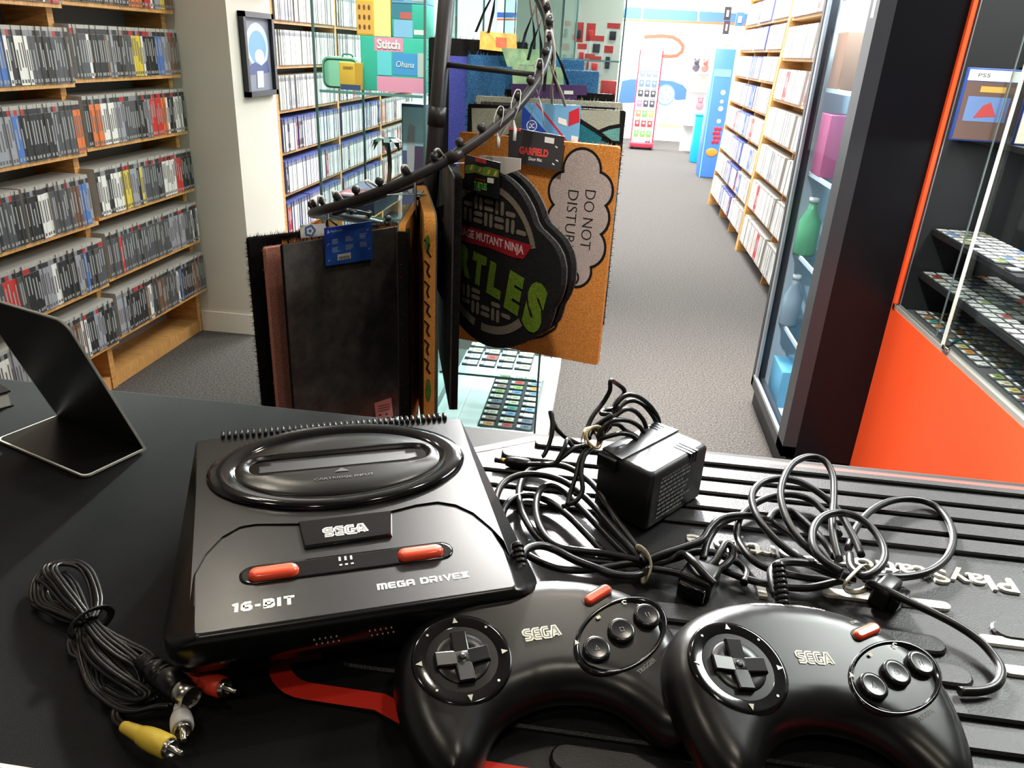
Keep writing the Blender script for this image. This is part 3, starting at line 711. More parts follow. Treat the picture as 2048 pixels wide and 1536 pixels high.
# ================================================================ bent metal stand, notebook, card edge
Br = onz(290,900,ZC+.002); Bl = onz(115,833,ZC+.002); bd = (Bl-Br).normalized(); up = Vector((-.0179,-.0482,.1418)); nb = Vector((bd.y,-bd.x,0)); 
if nb.dot(Vector((-.0188,-.0577,0))) < 0: nb = -nb
wid = .129; st = thing('display_stand', 'bent black metal stand with white edges on the left of the counter', 'stand', (Br+bd*wid/2)*1.0)
upn = up.normalized(); hgt = .152
def sheet(side_off, th):
    pass
m_blk = mat('satin_black_sheet', (15,14,14), .34, spec=.5); m_edge = mat('white_edge', (235,232,222), .4)
def plate(u, w, e1, e2, nrm, th, r, name):
    """rounded plate spanned by e1*u , e2*w, thickness along nrm"""
    M = Matrix((e1, e2, nrm)).transposed().to_4x4(); M.translation = Br
    q = B(); pts = [(0,-.002),(u,-.002)] + [(u-r+r*math.sin(a), w-r+r*(1-math.cos(a))*0 + r*math.cos(a)) for a in ()]
    pts = [(0,0),(u,0)] + [(u-r+r*math.cos(k*PI/12), w-r+r*math.sin(k*PI/12)) for k in range(7)] + [(r-r*math.cos((6-k)*PI/12), w-r+r*math.sin((6-k)*PI/12)) for k in range(7)]
    q.prism(pts, 0, th, M)
    o = q.build(name, m_blk, st)
    q = B(); edge = [(p[0], p[1]) for p in pts]; rim = edge[1:] + [edge[0]]
    V1 = [q.v(M @ Vector((p[0], p[1], -.0001))) for p in rim]; V2 = [q.v(M @ Vector((p[0], p[1], th+.0001))) for p in rim]
    cxm = u/2; cym = w/2
    V3 = [q.v(M @ Vector((p[0]+(.0016 if p[0] < cxm else -.0016), p[1]-(.0016 if p[1] > .004 else 0), th+.0001))) for p in rim]
    V0 = [q.v(M @ Vector((p[0]+(.0016 if p[0] < cxm else -.0016), p[1]-(.0016 if p[1] > .004 else 0), -.0001))) for p in rim]
    for i in range(len(rim)-1):
        q.f([V1[i],V1[i+1],V2[i+1],V2[i]]); q.f([V2[i],V2[i+1],V3[i+1],V3[i]]); q.f([V0[i],V0[i+1],V1[i+1],V1[i]])
    tag(q.build('white_rim', m_edge, o), 'white painted edge')
nrm = bd.cross(upn).normalized()
plate(wid, hgt, bd, upn, nrm, .0016, .012, 'back_panel')
plate(wid, .061, bd, nb, Vector((0,0,1)), .0016, .006, 'base')
nk = thing('notebook', 'black covered notebook with white pages at the left edge of the counter', 'notebook', onz(28,812,ZC), math.radians(-30))
W = WM[nk.name]; q = N(); q.box((-.15,-.20,.0012),(-.002,-.002,.0160))
q.build('pages', mat('paper', (196,192,182), .8, var=.18, vscale=500, stretch=(1,1,30)), nk)
q = N(); q.box((-.15,-.20,.0160),(0,0,.0178)); q.box((-.15,-.20,0),(0,0,.0012)); q.box((-.15,-.20,.001),(-.146,0,.0165)); q.build('cover', m_blk, nk)
q = B(); pc = onz(95,1537,ZC); q.box((-.36,.15,ZC+.0003),(-.2625,.2538,ZC+.0022)); q2 = q.build('clip_board', m_blk)
solo(q2, (-.31,.2,ZC), 'dark board with a thin white rim at the bottom left corner of the counter', 'board')
q = B(); q.box((-.36,.2520,ZC+.0004),(-.2623,.2545,ZC+.0024)); o = q.build('white_rim', m_edge); o.data.transform(Matrix.Translation((.31,-.2,-ZC))); o.parent = q2
# ================================================================ room shell
m_carpet = mat('carpet', (46,45,45), .95, spec=.1, bump=.5, bscale=300, c2=(102,97,91), vscale=130, detail=6)
m_wallw = mat('wall_paint', (214,208,196), .85, spec=.2)
m_wallf = mat('shopfront_white', (240,240,242), .7)
m_ceil = mat('ceiling_paint', (205,205,203), .9)
XL, XR, YB, YF = -2.06, 2.3, 14.0, -2.2
b = B(); b.box((-5.0, YF, -.05), (5.0, YB+.1, 0)); struct('floor', b, m_carpet)
b = B(); b.box((-5.0, YF, 3.0), (5.0, YB+.1, 3.06)); struct('ceiling', b, m_ceil)
b = B(); b.box((XL-.1, YF, 0), (XL, 3.30, 3.0)); b.box((XL-.1, 7.2, 0), (XL, YB, 3.0)); b.box((XL-.1,3.30,0),(XL,7.2,3.0)); struct('wall_left', b, mat('wall_grey', (168,166,162), .85, spec=.2))
b = B(); b.box((XR, YF, 0), (XR+.1, YB, 3.0)); struct('wall_right', b, m_wallw)
b = B(); b.box((-5, YF-.1, 0), (5, YF, 3.0)); struct('wall_front', b, mat('wall_dark', (70,68,66), .85))
b = B(); b.box((-5, YB, 0), (5, YB+.1, 3.0)); struct('wall_back', b, m_wallf)
b = B(); b.box((XL, 3.305, 0), (-1.615, 3.74, 3.0)); struct('wall_pillar', b, mat('pillar_paint', (206,199,186), .85, spec=.2))
b = B(); b.box((-1.882, 3.295, 0), (-1.61, 3.305, .10)); b.box((-1.615, 3.295, 0), (-1.605, 3.74, .10)); struct('baseboard_pillar', b, mat('skirting', (226,220,206), .6))

# ================================================================ shelving + game cases
m_wood = mat('beech', (206,150,84), .5, var=.10, vscale=14, stretch=(1,1,12))
m_woodh = mat('beech_h', (206,152,88), .5, var=.10, vscale=14, stretch=(1,12,1))
m_backp = mat('back_panel', (150,150,150), .8)
CASES = []     # (matrix, thickness, height, depth, style, info)
CT, CH, CD = .0150, .171, .135
def spine_style(pal):
    return random.choices(list(range(len(pal))), [p[1] for p in pal])[0]
PALL = [('black',34),('charcoal',22),('white',18),('red',4),('brown',6),('blue',3),('yellow',2),('orange',3),('grey',12)]
def fill_row(y0, y1, z, xface, pal, info, face=1, t=CT, h_=CH, d_=CD, M=None, gaps=.03, top='case'):
    """cases standing spine-out along y"""
    y = y1 - .004; k = 0; run = 0; s = 0
    while y - t > y0 + .004:
        if run <= 0:
            s = spine_style(pal); run = random.choice([1,1,2,3,4,6]); run = min(run, 7)
            if random.random() < gaps: y -= t*random.uniform(.6, 1.6)
        if y - t < y0 + .004: break
        k += 1; run -= 1
        jx = random.uniform(-.003, .003)
        CASES.append((Vector((xface + jx, y - t/2, z)), t-.0007, h_, d_, pal[s][0], dict(info, n=k), face, M))
        y -= t
random.seed(11)
XS = -1.885
ls = thing('shelving_unit', 'beech game shelving with grey back on the left wall beside the pillar', 'shelving', (XS-.08, 2.6, 0))
Y0 = .55
ups = [3.27, 2.575, 1.88, 1.185]
rows = [.226,.459,.692,.938,1.166,1.409,1.640]
b = B(); b.box((XL+.002, Y0, 0), (XL+.014, 3.30, 2.0)); b.build('back_panel', m_backp, ls)
for i, y in enumerate(ups):
    b = B(); b.box((XL+.014, y-.0, .0), (XS, y+.030, 2.0)); b.build('upright', m_wood, ls)
    y1 = y; y0_ = (ups[i+1]+.03) if i+1 < len(ups) else Y0
    b = B(); b.box((XL+.014, y0_, 0), (XS-.004, y1, .055)); b.build('plinth', m_woodh, ls)
    for j, z in enumerate(rows):
        z2 = z - (.012 if i % 2 else 0)
        b = B(); b.box((XL+.014, y0_, z2-.014), (XS, y1, z2)); b.box((XS, y0_-.012, z2-.014), (XS+.050, y1+.012, z2)); b.build('shelf', m_woodh, ls)
for i, y in enumerate(ups):
    y0_ = (ups[i+1]+.03) if i+1 < len(ups) else Y0
    for j, z in enumerate(rows[:6]):
        z2 = z - (.012 if i % 2 else 0)
        fill_row(y0_-.012, y+.010, z2, XS+.056, PALL, dict(unit='left', bay=i, row=j))
LEFT_N = len(CASES)
# second wall of shelving beyond the pillar
XS2 = -1.617
l2 = thing('shelving_unit', 'beech game shelving full of white spines beyond the pillar, behind the glass cabinet', 'shelving', (XS2-.1, 5.2, 0))
ups2 = [3.745, 4.62, 5.50, 6.40]
rows2 = [.19,.39,.595,.80,1.0,1.205,1.405,1.61]
b = B(); b.box((XS2-.20, 3.745, 0), (XS2-.185, 6.43, 2.1)); b.build('back_panel', m_backp, l2)
for i, y in enumerate(ups2):
    b = B(); b.box((XS2-.185, y, 0), (XS2, y+.028, 2.1)); b.build('upright', m_wood, l2)
    if i+1 < len(ups2):
        for z in rows2:
            b = B(); b.box((XS2-.185, y+.028, z-.016), (XS2-.005, ups2[i+1], z)); b.build('shelf', m_woodh, l2)
PALW = [('white',84),('grey',9),('charcoal',3),('red',2)]
PALM = [('white',36),('grey',14),('charcoal',8),('orange',8),('red',6),('blue',6),('yellow',6)]
for i in range(3):
    for j, z in enumerate(rows2[:7]):
        if i < 2 and j == 0: e = ups2[i]+.35
        else: e = ups2[i+1]
        fill_row(ups2[i]+.028, e, z, XS2+.006, PALW if i < 2 else PALM, dict(unit='mid', bay=i, row=j), t=.0150, h_=.158, gaps=.08)
# right-hand shelving along the aisle, leaning back a little
LEAN = Matrix.Translation((1.045, 0, 0)) @ Matrix.Rotation(math.radians(3.4), 4, 'Y')
rs = []
def rshelf(label, y0, y1, ups_, zs, pal, sty):
    t = thing('shelving_unit', label, 'shelving', (1.05, y0, 0))
    b = B(); b.T = LEAN; b.box((.16, y0, 0), (.175, y1, 2.4)); b.build('back_panel', m_woodh, t)
    for k, y in enumerate(ups_):
        b = B(); b.T = LEAN; w_ = .035 if k in (0, len(ups_)-1) else .012
        b.box((0 if w_ > .02 else .03, y, 0), (.16, y+w_, 2.4)); b.build('upright', m_wood, t)
    for z in zs:
        b = B(); b.T = LEAN; b.box((.012, y0, z-.018), (.16, y1, z)); b.build('shelf', m_woodh, t)
    for k in range(len(ups_)-1):
        for j, z in enumerate(zs):
            if sty == 'far': fill_row(ups_[k]+.012, ups_[k+1]-.02, z, -.004, pal, dict(unit=sty, bay=k, row=j), face=-1, t=.0185, h_=.165, M=LEAN, gaps=.05)
            else: fill_row(ups_[k]+.012, ups_[k+1]-.04, z, -.004, [('white',12),('grey',1),('red',.6)], dict(unit=sty, bay=k, row=j), face=-1, t=.0185, h_=.19, M=LEAN, gaps=.03)
ZR = [.125,.345,.56,.775,.992,1.21,1.426,1.632,1.85]
rshelf('beech game shelving on the right of the aisle, far section with three columns', 5.95, 7.93, [7.895, 7.25, 6.62, 5.95][::-1], ZR, [('white',34),('blue',1.5),('grey',7),('red',1),('charcoal',1)], 'far')
rshelf('beech game shelving on the right of the aisle, near section beside the black cabinet', 3.25, 5.945, [5.91, 5.0, 4.1, 3.25][::-1], [.10,.36,.61,.86,1.11,1.37,1.62,1.87], PALW, 'near')
# --- case meshes by spine colour
CLR = dict(black=(32,32,34), charcoal=(74,74,78), white=(224,222,214), red=(196,46,40), brown=(112,78,58), blue=(70,110,176), yellow=(216,190,66), orange=(220,112,52), grey=(150,150,156))
m_shell = mat('case_shell', (168,164,156), .35); m_shelld = mat('case_top_dark', (60,60,62), .35); m_shellb = mat('case_top_blue', (84,92,150), .4)
m_bandr = mat('case_band_red', (176,40,44), .4); m_bandg = mat('case_band_grey', (128,128,130), .4); m_bandk = mat('case_band_black', (44,44,46), .4)
def case_geo(b, t, h_, d_, base, mi):
    """box with shell (slot mi0), spine sleeve, header band and title marks; spine faces +x at x=0"""
    b.mi = mi[0]; b.box((-d_, -t/2, 0), (0, t/2, h_))
    b.mi = mi[1]; b.quad((.0004,-t*.485,.001),(.0004,t*.485,.001),(.0004,t*.485,h_*.83),(.0004,-t*.485,h_*.83))
    b.mi = mi[2]; b.quad((.0004,-t*.485,h_*.835),(.0004,t*.485,h_*.835),(.0004,t*.485,h_*.93),(.0004,-t*.485,h_*.93))
    b.mi = mi[3]; z0, z1 = base
    b.quad((.0007,-t*.2,h_*z0),(.0007,t*.2,h_*z0),(.0007,t*.2,h_*z1),(.0007,-t*.2,h_*z1))
    b.quad((.0007,-t*.28,h_*.04),(.0007,t*.28,h_*.04),(.0007,t*.28,h_*.10),(.0007,-t*.28,h_*.10))
MESH = {}
def mesh_for(cl, var, t, h_, d_, unit):
    key = (cl, var, t, h_, unit)
    if key in MESH: return MESH[key]
    b = B(); case_geo(b, t, h_, d_, [(.3,.72),(.42,.78),(.25,.6)][var], (0,1,2,3))
    sp = mat('spine_'+cl, CLR[cl], .4)
    hd = {'left': [m_bandk, m_bandr, m_bandg], 'mid': [m_bandg]*3, 'far': [sp]*3, 'near': [sp]*3}[unit][var]
    mk = mat('title_light', (150,150,148), .5) if cl in ('black','charcoal','brown','red','blue') else mat('title_dark', (96,90,92), .5)
    if unit in ('near','far'): mk = mat('title_pale', (206,200,198), .5)
    o = b.build('game_case', [m_shell if unit != 'far' or cl != 'blue' else m_shellb, sp, hd, mk]); me = o.data; bpy.data.objects.remove(o); MESH[key] = me
    return me
def psize(c):
    p = c[0] if c[7] is None else c[7] @ c[0]
    return (p - EYE).length
def onscreen(p):
    c = Vector((_X.x*p.x+_Y.x*p.y+_Z.x*p.z, _X.y*p.x+_Y.y*p.y+_Z.y*p.z, _X.z*p.x+_Y.z*p.y+_Z.z*p.z))
    return c.z > .05 and -30 < c.x/c.z*F+PPX < 2078 and -30 < c.y/c.z*F+PPY < 1300
vis = []
for i, c in enumerate(CASES):
    p = c[0] if c[7] is None else c[7] @ c[0]
    if onscreen(p - EYE): vis.append((psize(c), i))
vis.sort(); single = set(i for _, i in vis[:300]); rest = [i for _, i in vis[300:]]
ORD = ['lowest','second lowest','third lowest','third highest','second highest','topmost']
def nth(n):
    return '%d%s' % (n, 'th' if 10 <= n % 100 <= 20 else {1:'st',2:'nd',3:'rd'}.get(n % 10, 'th'))
random.seed(5)
def spine_txt(n): return nth(n)
for i in single:
    p, t, h_, d_, cl, inf, face, M = CASES[i]
    var = random.choice([0,0,0,0,1,2,2])
    o = bpy.data.objects.new('game_case', mesh_for(cl, var, CT-.0007, h_, d_, inf['unit'])); COL.objects.link(o)
    o.location = p
    if inf['unit'] == 'left':
        where = ['bay beside the pillar','second bay from pillar','third bay from pillar','fourth bay from pillar'][inf['bay']]
        tag(o, '%s game case, %s from the right, %s row, %s' % (cl, nth(inf['n']), ORD[inf['row']], where), 'game case', 'game cases on the left shelving')
    else:
        tag(o, '%s game case, %s from far end, row %d up, bay %d beyond the pillar' % (cl, nth(inf['n']), inf['row']+1, inf['bay']+1), 'game case', 'game cases beyond the pillar')
b = B(); RM = [m_shell]; idx = {}
def slot(m):
    if m.name not in idx: idx[m.name] = len(RM); RM.append(m)
    return idx[m.name]
for i in rest:
    p, t, h_, d_, cl, inf, face, M = CASES[i]
    sp = slot(mat('spine_'+cl, CLR[cl], .4)); u = inf['unit']
    hd = slot(m_bandg) if u == 'mid' else (slot(random.choice([m_bandk,m_bandk,m_bandg,m_bandk,m_bandr])) if u == 'left' else sp)
    mk = slot(mat('title_pale', (206,200,198), .5)) if u != 'left' else slot(mat('title_light', (190,190,186), .5)) if cl in ('black','charcoal','brown','red','blue') else slot(mat('title_dark', (96,90,92), .5))
    T = Matrix.Translation(p) @ (Matrix.Rotation(PI, 4, 'Z') if face < 0 else Matrix())
    b.T = (M @ T) if M else T
    sh = slot(m_shellb) if ((u == 'mid' and inf['row'] < 4 and inf['bay'] < 2) or (u == 'far' and inf['bay'] == 1)) else 0
    case_geo(b, t, h_, d_, random.choice([(.3,.72),(.42,.78),(.25,.6)]), (sh, sp, hd, mk))
o = b.build('game_cases', RM); tag(o, 'rows of further game cases on the shelving beyond the pillar and along the right of the aisle', 'game cases', kind='stuff')

# ================================================================ framed pictures on the pillar
def frame(label, y0, y1, z0, z1, art):
    t = thing('picture_frame', label, 'picture', (-1.61, (y0+y1)/2, z0))
    b = B(); w_ = .022; x0, x1 = -1.614, -1.588
    b.box((x0,y0,z0),(x1,y0+w_,z1)); b.box((x0,y1-w_,z0),(x1,y1,z1)); b.box((x0,y0,z0),(x1,y1,z0+w_)); b.box((x0,y0,z1-w_),(x1,y1,z1))
    b.build('frame', mat('frame_black', (22,22,24), .35), t)
    b = B(); b.box((x0,y0+w_,z0+w_),(-1.606,y1-w_,z1-w_)); pr = b.build('print', art, t)
    b = B(); Mx = Matrix.Translation((-1.6055,(y0+y1)/2,(z0+z1)/2)) @ Matrix.Rotation(PI/2,4,'Z') @ Matrix.Rotation(PI/2,4,'X')
    hw, hh = (y1-y0)/2-w_, (z1-z0)/2-w_
    b.mi = 0; b.poly(ell(0,hh*.25,hw*.86,hh*.62), Mx); b.mi = 1; b.poly(ell(0,hh*.2,hw*.66,hh*.46), Mx, .0004); b.mi = 2; b.poly(ell(hw*.1,-hh*.05,hw*.36,hh*.2), Mx, .0008)
    b.mi = 3; b.poly([(-hw*.8,-hh*.55),(hw*.8,-hh*.5),(hw*.7,-hh*.15),(hw*.2,-hh*.3),(-hw*.3,-hh*.2),(-hw*.75,-hh*.3)], Mx, .0012); b.mi = 0; b.poly([(-hw*.25,-hh*.92),(hw*.25,-hh*.92),(hw*.3,-hh*.45),(-hw*.2,-hh*.45)], Mx, .0016)
    b.build('abstract_shapes', [mat('art_pale', (186,200,214), .5), mat('art_blue', (104,150,190), .5), mat('art_cream', (222,206,186), .5), mat('art_navy', (58,70,120), .5)], pr)
frame('black framed picture in pale blues on the pillar side', 3.40, 3.712, 1.080, 1.425, mat('art_bg', (120,124,136), .5))
frame('upper black framed picture on the pillar, cut by the top of the photo', 3.40, 3.712, 1.505, 1.85, mat('art_bg2', (150,150,156), .5))

# ================================================================ black glass-door cabinet on the right
m_blkpan = mat('gloss_panel', (15,14,17), .28, spec=.22); m_fr = mat('cab_frame', (44,44,48), .35); m_alu = mat('alu', (176,180,184), .35, metal=.6)
m_cabw = mat('cabinet_white', (226,232,236), .6)
fx0, fx1, fy0, fy1, fz1 = .692, 1.0, 2.41, 3.05, 2.15
fr = thing('display_fridge', 'tall black cabinet with a glass door on the right of the aisle', 'cabinet', ((fx0+fx1)/2,(fy0+fy1)/2,0))
b = B(); b.box((fx0+.045,fy0,0),(fx1,fy0+.02,fz1)); b.build('side_panel', m_blkpan, fr)
b = B(); b.box((fx1-.02,fy0+.02,.1),(fx1,fy1,fz1)); b.box((fx0+.05,fy1-.02,.1),(fx1,fy1,fz1)); b.box((fx0+.05,fy0+.02,.085),(fx1,fy1,.1)); b.box((fx0+.05,fy0+.02,2.06),(fx1,fy1,2.10)); b.build('cabinet_lining', m_cabw, fr)
b = B(); b.box((fx0+.02,fy0,0),(fx1,fy1,.085)); b.build('plinth', m_dark, fr)
b = B(); b.box((fx0,fy0,.09),(fx0+.045,fy0+.085,fz1)); b.box((fx0,fy1-.03,.09),(fx0+.045,fy1,fz1)); b.box((fx0,fy0,.09),(fx0+.045,fy1,.13)); b.box((fx0,fy0,2.08),(fx0+.045,fy1,fz1))
dr_ = b.build('door', m_fr, fr)
b = B(); b.box((fx0+.002,fy0+.085,.13),(fx0+.006,fy0+.092,2.08)); b.box((fx0+.002,fy1-.06,.13),(fx0+.012,fy1-.03,2.08)); b.box((fx0-.001,fy0+.085,.13),(fx0+.012,fy1-.03,.142)); b.build('door_trim', m_alu, dr_)
b = B(); b.box((fx0+.015,fy0+.085,.13),(fx0+.019,fy1-.03,2.08)); b.build('door_pane', glass('pane_clear', (240,246,250), .012), dr_)
b = B(); b.box((fx0-.0006,fy0+.03,1.462),(fx0,fy0+.055,1.56)); b.build('white_sticker', m_white, dr_)
zsh = [.40,.68,.97,1.26,1.55]
for z in zsh:
    b = B(); b.box((fx0+.06,fy0+.03,z-.008),(fx1-.03,fy1-.03,z)); sh_ = b.build('shelf', glass('shelf_frost', (225,236,240), .02), fr); b = B(); b.box((fx0+.052,fy0+.03,z-.012),(fx0+.06,fy1-.03,z+.002)); b.build('shelf_lip', m_cabw, sh_)
def carton(name, label, cat, a, c, cols, group=None, r=.002):
    """printed carton: body plus coloured panels on its faces"""
    t = thing(name, label, cat, ((a[0]+c[0])/2,(a[1]+c[1])/2,a[2]), None, group)
    b = B(); b.bbox(a, c, r); b.build('carton', cols, t); return t
def bottle(label, x, y, z, h_, r, colr):
    t = thing('bottle', label, 'bottle', (x,y,z)); b = B(); b.lathe([(r*.95,0),(r,.01),(r,h_*.6),(r*.45,h_*.8),(r*.4,h_*.93)], Matrix.Translation((x,y,z)), 18); b.build('body', colr, t)
    b = B(); b.lathe([(r*.46,h_*.92),(r*.46,h_),(r*.3,h_)], Matrix.Translation((x,y,z)), 16); b.build('cap', m_white, t)
bottle('green bottle on a shelf inside the black glass-door cabinet', .765, 2.93, .68, .21, .04, mat('bottle_green', (96,168,120), .25))
bottle('grey bottle on a low shelf inside the black glass-door cabinet', .76, 2.93, .40, .2, .035, mat('bottle_grey', (150,160,168), .25))
carton('product_box', 'pink box on an upper shelf inside the black glass-door cabinet', 'box', (.745,2.86,.97),(.83,2.99,1.18), mat('box_pink', (226,110,150), .5))
carton('product_box', 'light blue box on the lowest shelf inside the black glass-door cabinet', 'box', (.745,2.80,.101),(.83,2.98,.25), mat('box_sky', (120,190,220), .5))
carton('product_box', 'orange and white box at the top inside the black glass-door cabinet', 'box', (.745,2.86,1.26),(.83,2.99,1.44), mat('box_peach', (230,170,140), .5))

# ================================================================ orange display counter on the right
m_or = mat('orange_panel', (244,84,40), .42, spec=.35)
ox = .925
od = thing('display_counter', 'orange display counter with glazed black cabinet on the right', 'display counter', (1.2, 1.1, 0))
b = B(); b.box((ox, -.2, 0), (ox+.02, 2.408, .655)); b.build('orange_front', m_or, od)
b = B(); b.box((ox, 2.392, .655), (ox+.012, 2.408, 2.15)); b.build('orange_edge', m_or, od)
b = B(); b.box((ox+.02, -.2, .62), (1.75, 2.39, .655)); b.build('deck', mat('deck_grey', (92,92,92), .5), od)
m_int = mat('case_black', (34,33,36), .55)
b = B(); b.box((ox+.013, 2.39, .655), (1.75, 2.408, 2.15)); b.box((1.73, -.2, .655), (1.75, 2.39, 2.15)); b.box((ox+.013, 2.3905, 0), (1.75, 2.408, .62)); b.build('black_lining', m_int, od)
b = B(); b.box((ox+.002, -.2, .645), (ox+.020, 2.388, .668)); b.build('sill_track', mat('track_grey', (150,148,142), .4), od)
b = B(); b.box((ox+.0155, 2.386, .668), (ox+.018, 2.39, 2.1)); b.build('edge_bead', m_alu, od)
m_pane = glass('pane_case', (236,240,240), .05)
ysp = onx(1945, 480, ox+.006).y
b = B(); b.box((ox+.006, ysp, .668), (ox+.010, 2.386, 2.1)); p1_ = b.build('sliding_pane', m_pane, od)
b = B(); b.box((ox+.004, ysp-.004, .668), (ox+.012, ysp, 2.1)); b.build('pane_edge', mat('pane_edge', (214,216,206), .3), p1_)
b = B(); b.box((ox+.012, -.2, .668), (ox+.016, ysp+.06, 2.1)); p2_ = b.build('sliding_pane', m_pane, od)
b = B(); b.box((ox+.0125, ysp+.058, .668), (ox+.0155, ysp+.062, 2.1)); b.build('pane_edge', mat('pane_edge2', (150,152,150), .3), p2_)
b = B(); lk = onx(1893, 690, ox); b.bbox((ox-.006, lk.y-.02, .668), (ox+.004, lk.y+.012, .680), .002); b.build('pane_lock', m_metal, od)
b = B(); b.bbox((ox-.004, 2.375, .655), (ox+.01, 2.392, .672), .002); b.build('corner_clip', m_metal, od)
# stepped shelves
SHV = [(.05,.19,.905,1.86,'upper'), (.045,.27,.775,.6,'middle')]
m_step = mat('step_black', (40,39,42), .5)
for dx0, dx1, z, yn, nm in SHV:
    b = B(); b.box((ox+dx0, yn, z-.014), (ox+dx1, 2.388, z)); b.build('shelf', m_step, od)
b = B(); b.box((ox+.045, -.2, 1.165), (1.70, 2.388, 1.179)); b.box((ox+.16, -.2, 1.345), (1.70, 2.388, 1.355)); b.build('shelf', m_step, od)
b = B(); b.box((ox+.30, .6, .68), (ox+.31, 2.388, .90)); b.build('back_panel', m_int, od)
# cartridges: mesh variants
m_cart = mat('cart_grey', (86,86,90), .45); m_tagw = mat('price_white', (236,234,226), .5)
CLAB = [(214,206,176),(120,150,190),(222,150,70),(150,170,90),(190,70,56),(225,225,220),(86,96,120),(90,160,150),(205,190,120),(230,230,226),(160,120,110),(240,240,238)]
CNAME = ['cream','pale blue','orange','olive','red','white','slate','teal','straw','bright white','brown','plain white']
def cart_proto(k, w=.050, d=.034, t=.007):
    b = B(); b.bbox((-w/2,-d/2,0),(w/2,d/2,t), .0015, None, 1); b.mi = 1
    b.box((-w*.20,-d*.40,t-.0002),(w*.44,d*.40,t+.0003)); b.mi = 2
    b.box((-w*.47,-d*.28,t-.0002),(-w*.24,d*.28,t+.0006))
    b.mi = 3; b.box((-w*.05,-d*.15,t),(w*.30,d*.1,t+.0005))
    o = b.build('game_cartridge', [m_cart, mat('cart_label%d' % k, CLAB[k], .4), m_tagw, mat('cart_ink%d' % k, [max(0, c-70) for c in CLAB[k]], .4)]); me = o.data; bpy.data.objects.remove(o); return me
CP = [cart_proto(k) for k in range(len(CLAB))]
CP2 = [cart_proto(k, .032, .034, .005) for k in range(len(CLAB))]
random.seed(21)
def carts(x0, x1, nx, ys, z, group, where, cp, rz, name='game_cartridge', hollow=.04, tilt=0, wts=None):
    for j, y in enumerate(ys):
        for i in range(nx):
            if random.random() < hollow: continue
            k = random.choices(range(len(CLAB)), wts or [1]*len(CLAB))[0]
            x = x0 + (x1-x0)*(i+.5)/nx
            o = bpy.data.objects.new(name, cp[k]); COL.objects.link(o); o.location = (x, y, z); o.rotation_euler = (0, 0, rz+random.uniform(-.04,.04))
            tag(o, '%s game cartridge, %s across, %s row from far end, %s' % (CNAME[k], nth(i+1), nth(j+1), where), 'game cartridge', group)
WB = [2,2,1,1,1,6,1,1,1,8,1,8]
carts(ox+.052, ox+.188, 4, [2.36-.040*k for k in range(12)], .9055, 'cartridges on the upper glass-case shelf', 'upper shelf of orange counter', CP2, 0, wts=WB)
carts(ox+.048, ox+.268, 6, [2.36-.040*k for k in range(18)], .7755, 'cartridges on the middle glass-case shelf', 'middle shelf of orange counter', CP2, 0, wts=WB)
carts(ox+.050, ox+.285, 6, [2.35-.042*k for k in range(20)], .6555, 'cartridges on the display counter deck', 'deck of orange counter', CP2, 0, hollow=.08)
# boxed games standing on the case shelves
def game_box(label, x0, x1, y, z0, z1, body, art, art2, group='boxed games in the glass case'):
    t = thing('game_box', label, 'game box', ((x0+x1)/2, y, z0), None, group); w = x1-x0; hh = z1-z0
    b = B(); b.bbox((x0,y,z0),(x1,y+.014,z1), .002); b.build('case', body, t)
    b = B(); b.box((x0+.003,y-.0006,z1-hh*.17),(x1-.003,y,z1-.004)); hb = b.build('header', m_white, t)
    b = B(); fit('PS5', w*.22, hh*.05, Matrix.Translation((x0+w*.3,y-.0009,z1-hh*.095)) @ Matrix.Rotation(PI/2,4,'X'), b, .01); b.build('header_lettering', mat('ink_grey', (110,112,120), .5), hb)
    b = B(); b.mi = 0; b.box((x0+.003,y-.0006,z0+.004),(x1-.003,y,z1-hh*.18)); b.mi = 1; b.box((x0+w*.12,y-.0009,z0+hh*.28),(x1-w*.12,y-.0005,z0+hh*.62))
    b.mi = 2; b.box((x0+w*.3,y-.0009,z0+hh*.68),(x1-w*.25,y-.0005,z0+hh*.76)); b.mi = 3; b.poly([(x0+w*.3,z0+hh*.33),(x0+w*.7,z0+hh*.36),(x0+w*.55,z0+hh*.55),(x0+w*.42,z0+hh*.5)], Matrix.Translation((0,y-.0012,0)) @ Matrix.Rotation(PI/2,4,'X'))
    b.build('cover', [art, art2, mat('gold_ink', (196,164,84), .5), mat('cover_red', (176,72,72), .5)], t); return t
m_bl = mat('case_blue', (44,76,160), .3)
ya = 2.10
pA = ony(1897, 272, ya); pB = ony(1990, 272, ya)
game_box('brown-covered boxed game in a blue case, first on the glass case shelf', pA.x+.006, pA.x+.134, ya, 1.1795, 1.1795+.168, m_bl, mat('cov_brown', (104,84,78), .45), mat('cov_scene', (104,132,180), .45))
game_box('cream-covered boxed game with an orange foot, second on the glass case shelf', pA.x+.140, pA.x+.268, ya-.03, 1.1795, 1.1795+.168, m_bl, mat('cov_cream', (222,214,196), .45), mat('cov_tan', (190,150,110), .45))
game_box('blue boxed game low in the glass case, partly cut by the photo edge', ox+.24, ox+.37, 1.86, .9050, 1.0250, m_bl, mat('cov_navy', (60,84,150), .45), mat('cov_grey', (150,160,190), .45))
game_box('yellow and teal boxed game on the top glass case shelf at the photo edge', ox+.24, ox+.37, 2.12, 1.3555, 1.523, mat('case_peach', (214,150,120), .4), mat('cov_yel', (222,200,120), .45), mat('cov_teal', (100,170,180), .45))
b = B(); b.box((ox+.20, 1.70, .891), (1.70, 1.95, .905)); b.build('shelf', m_step, od)
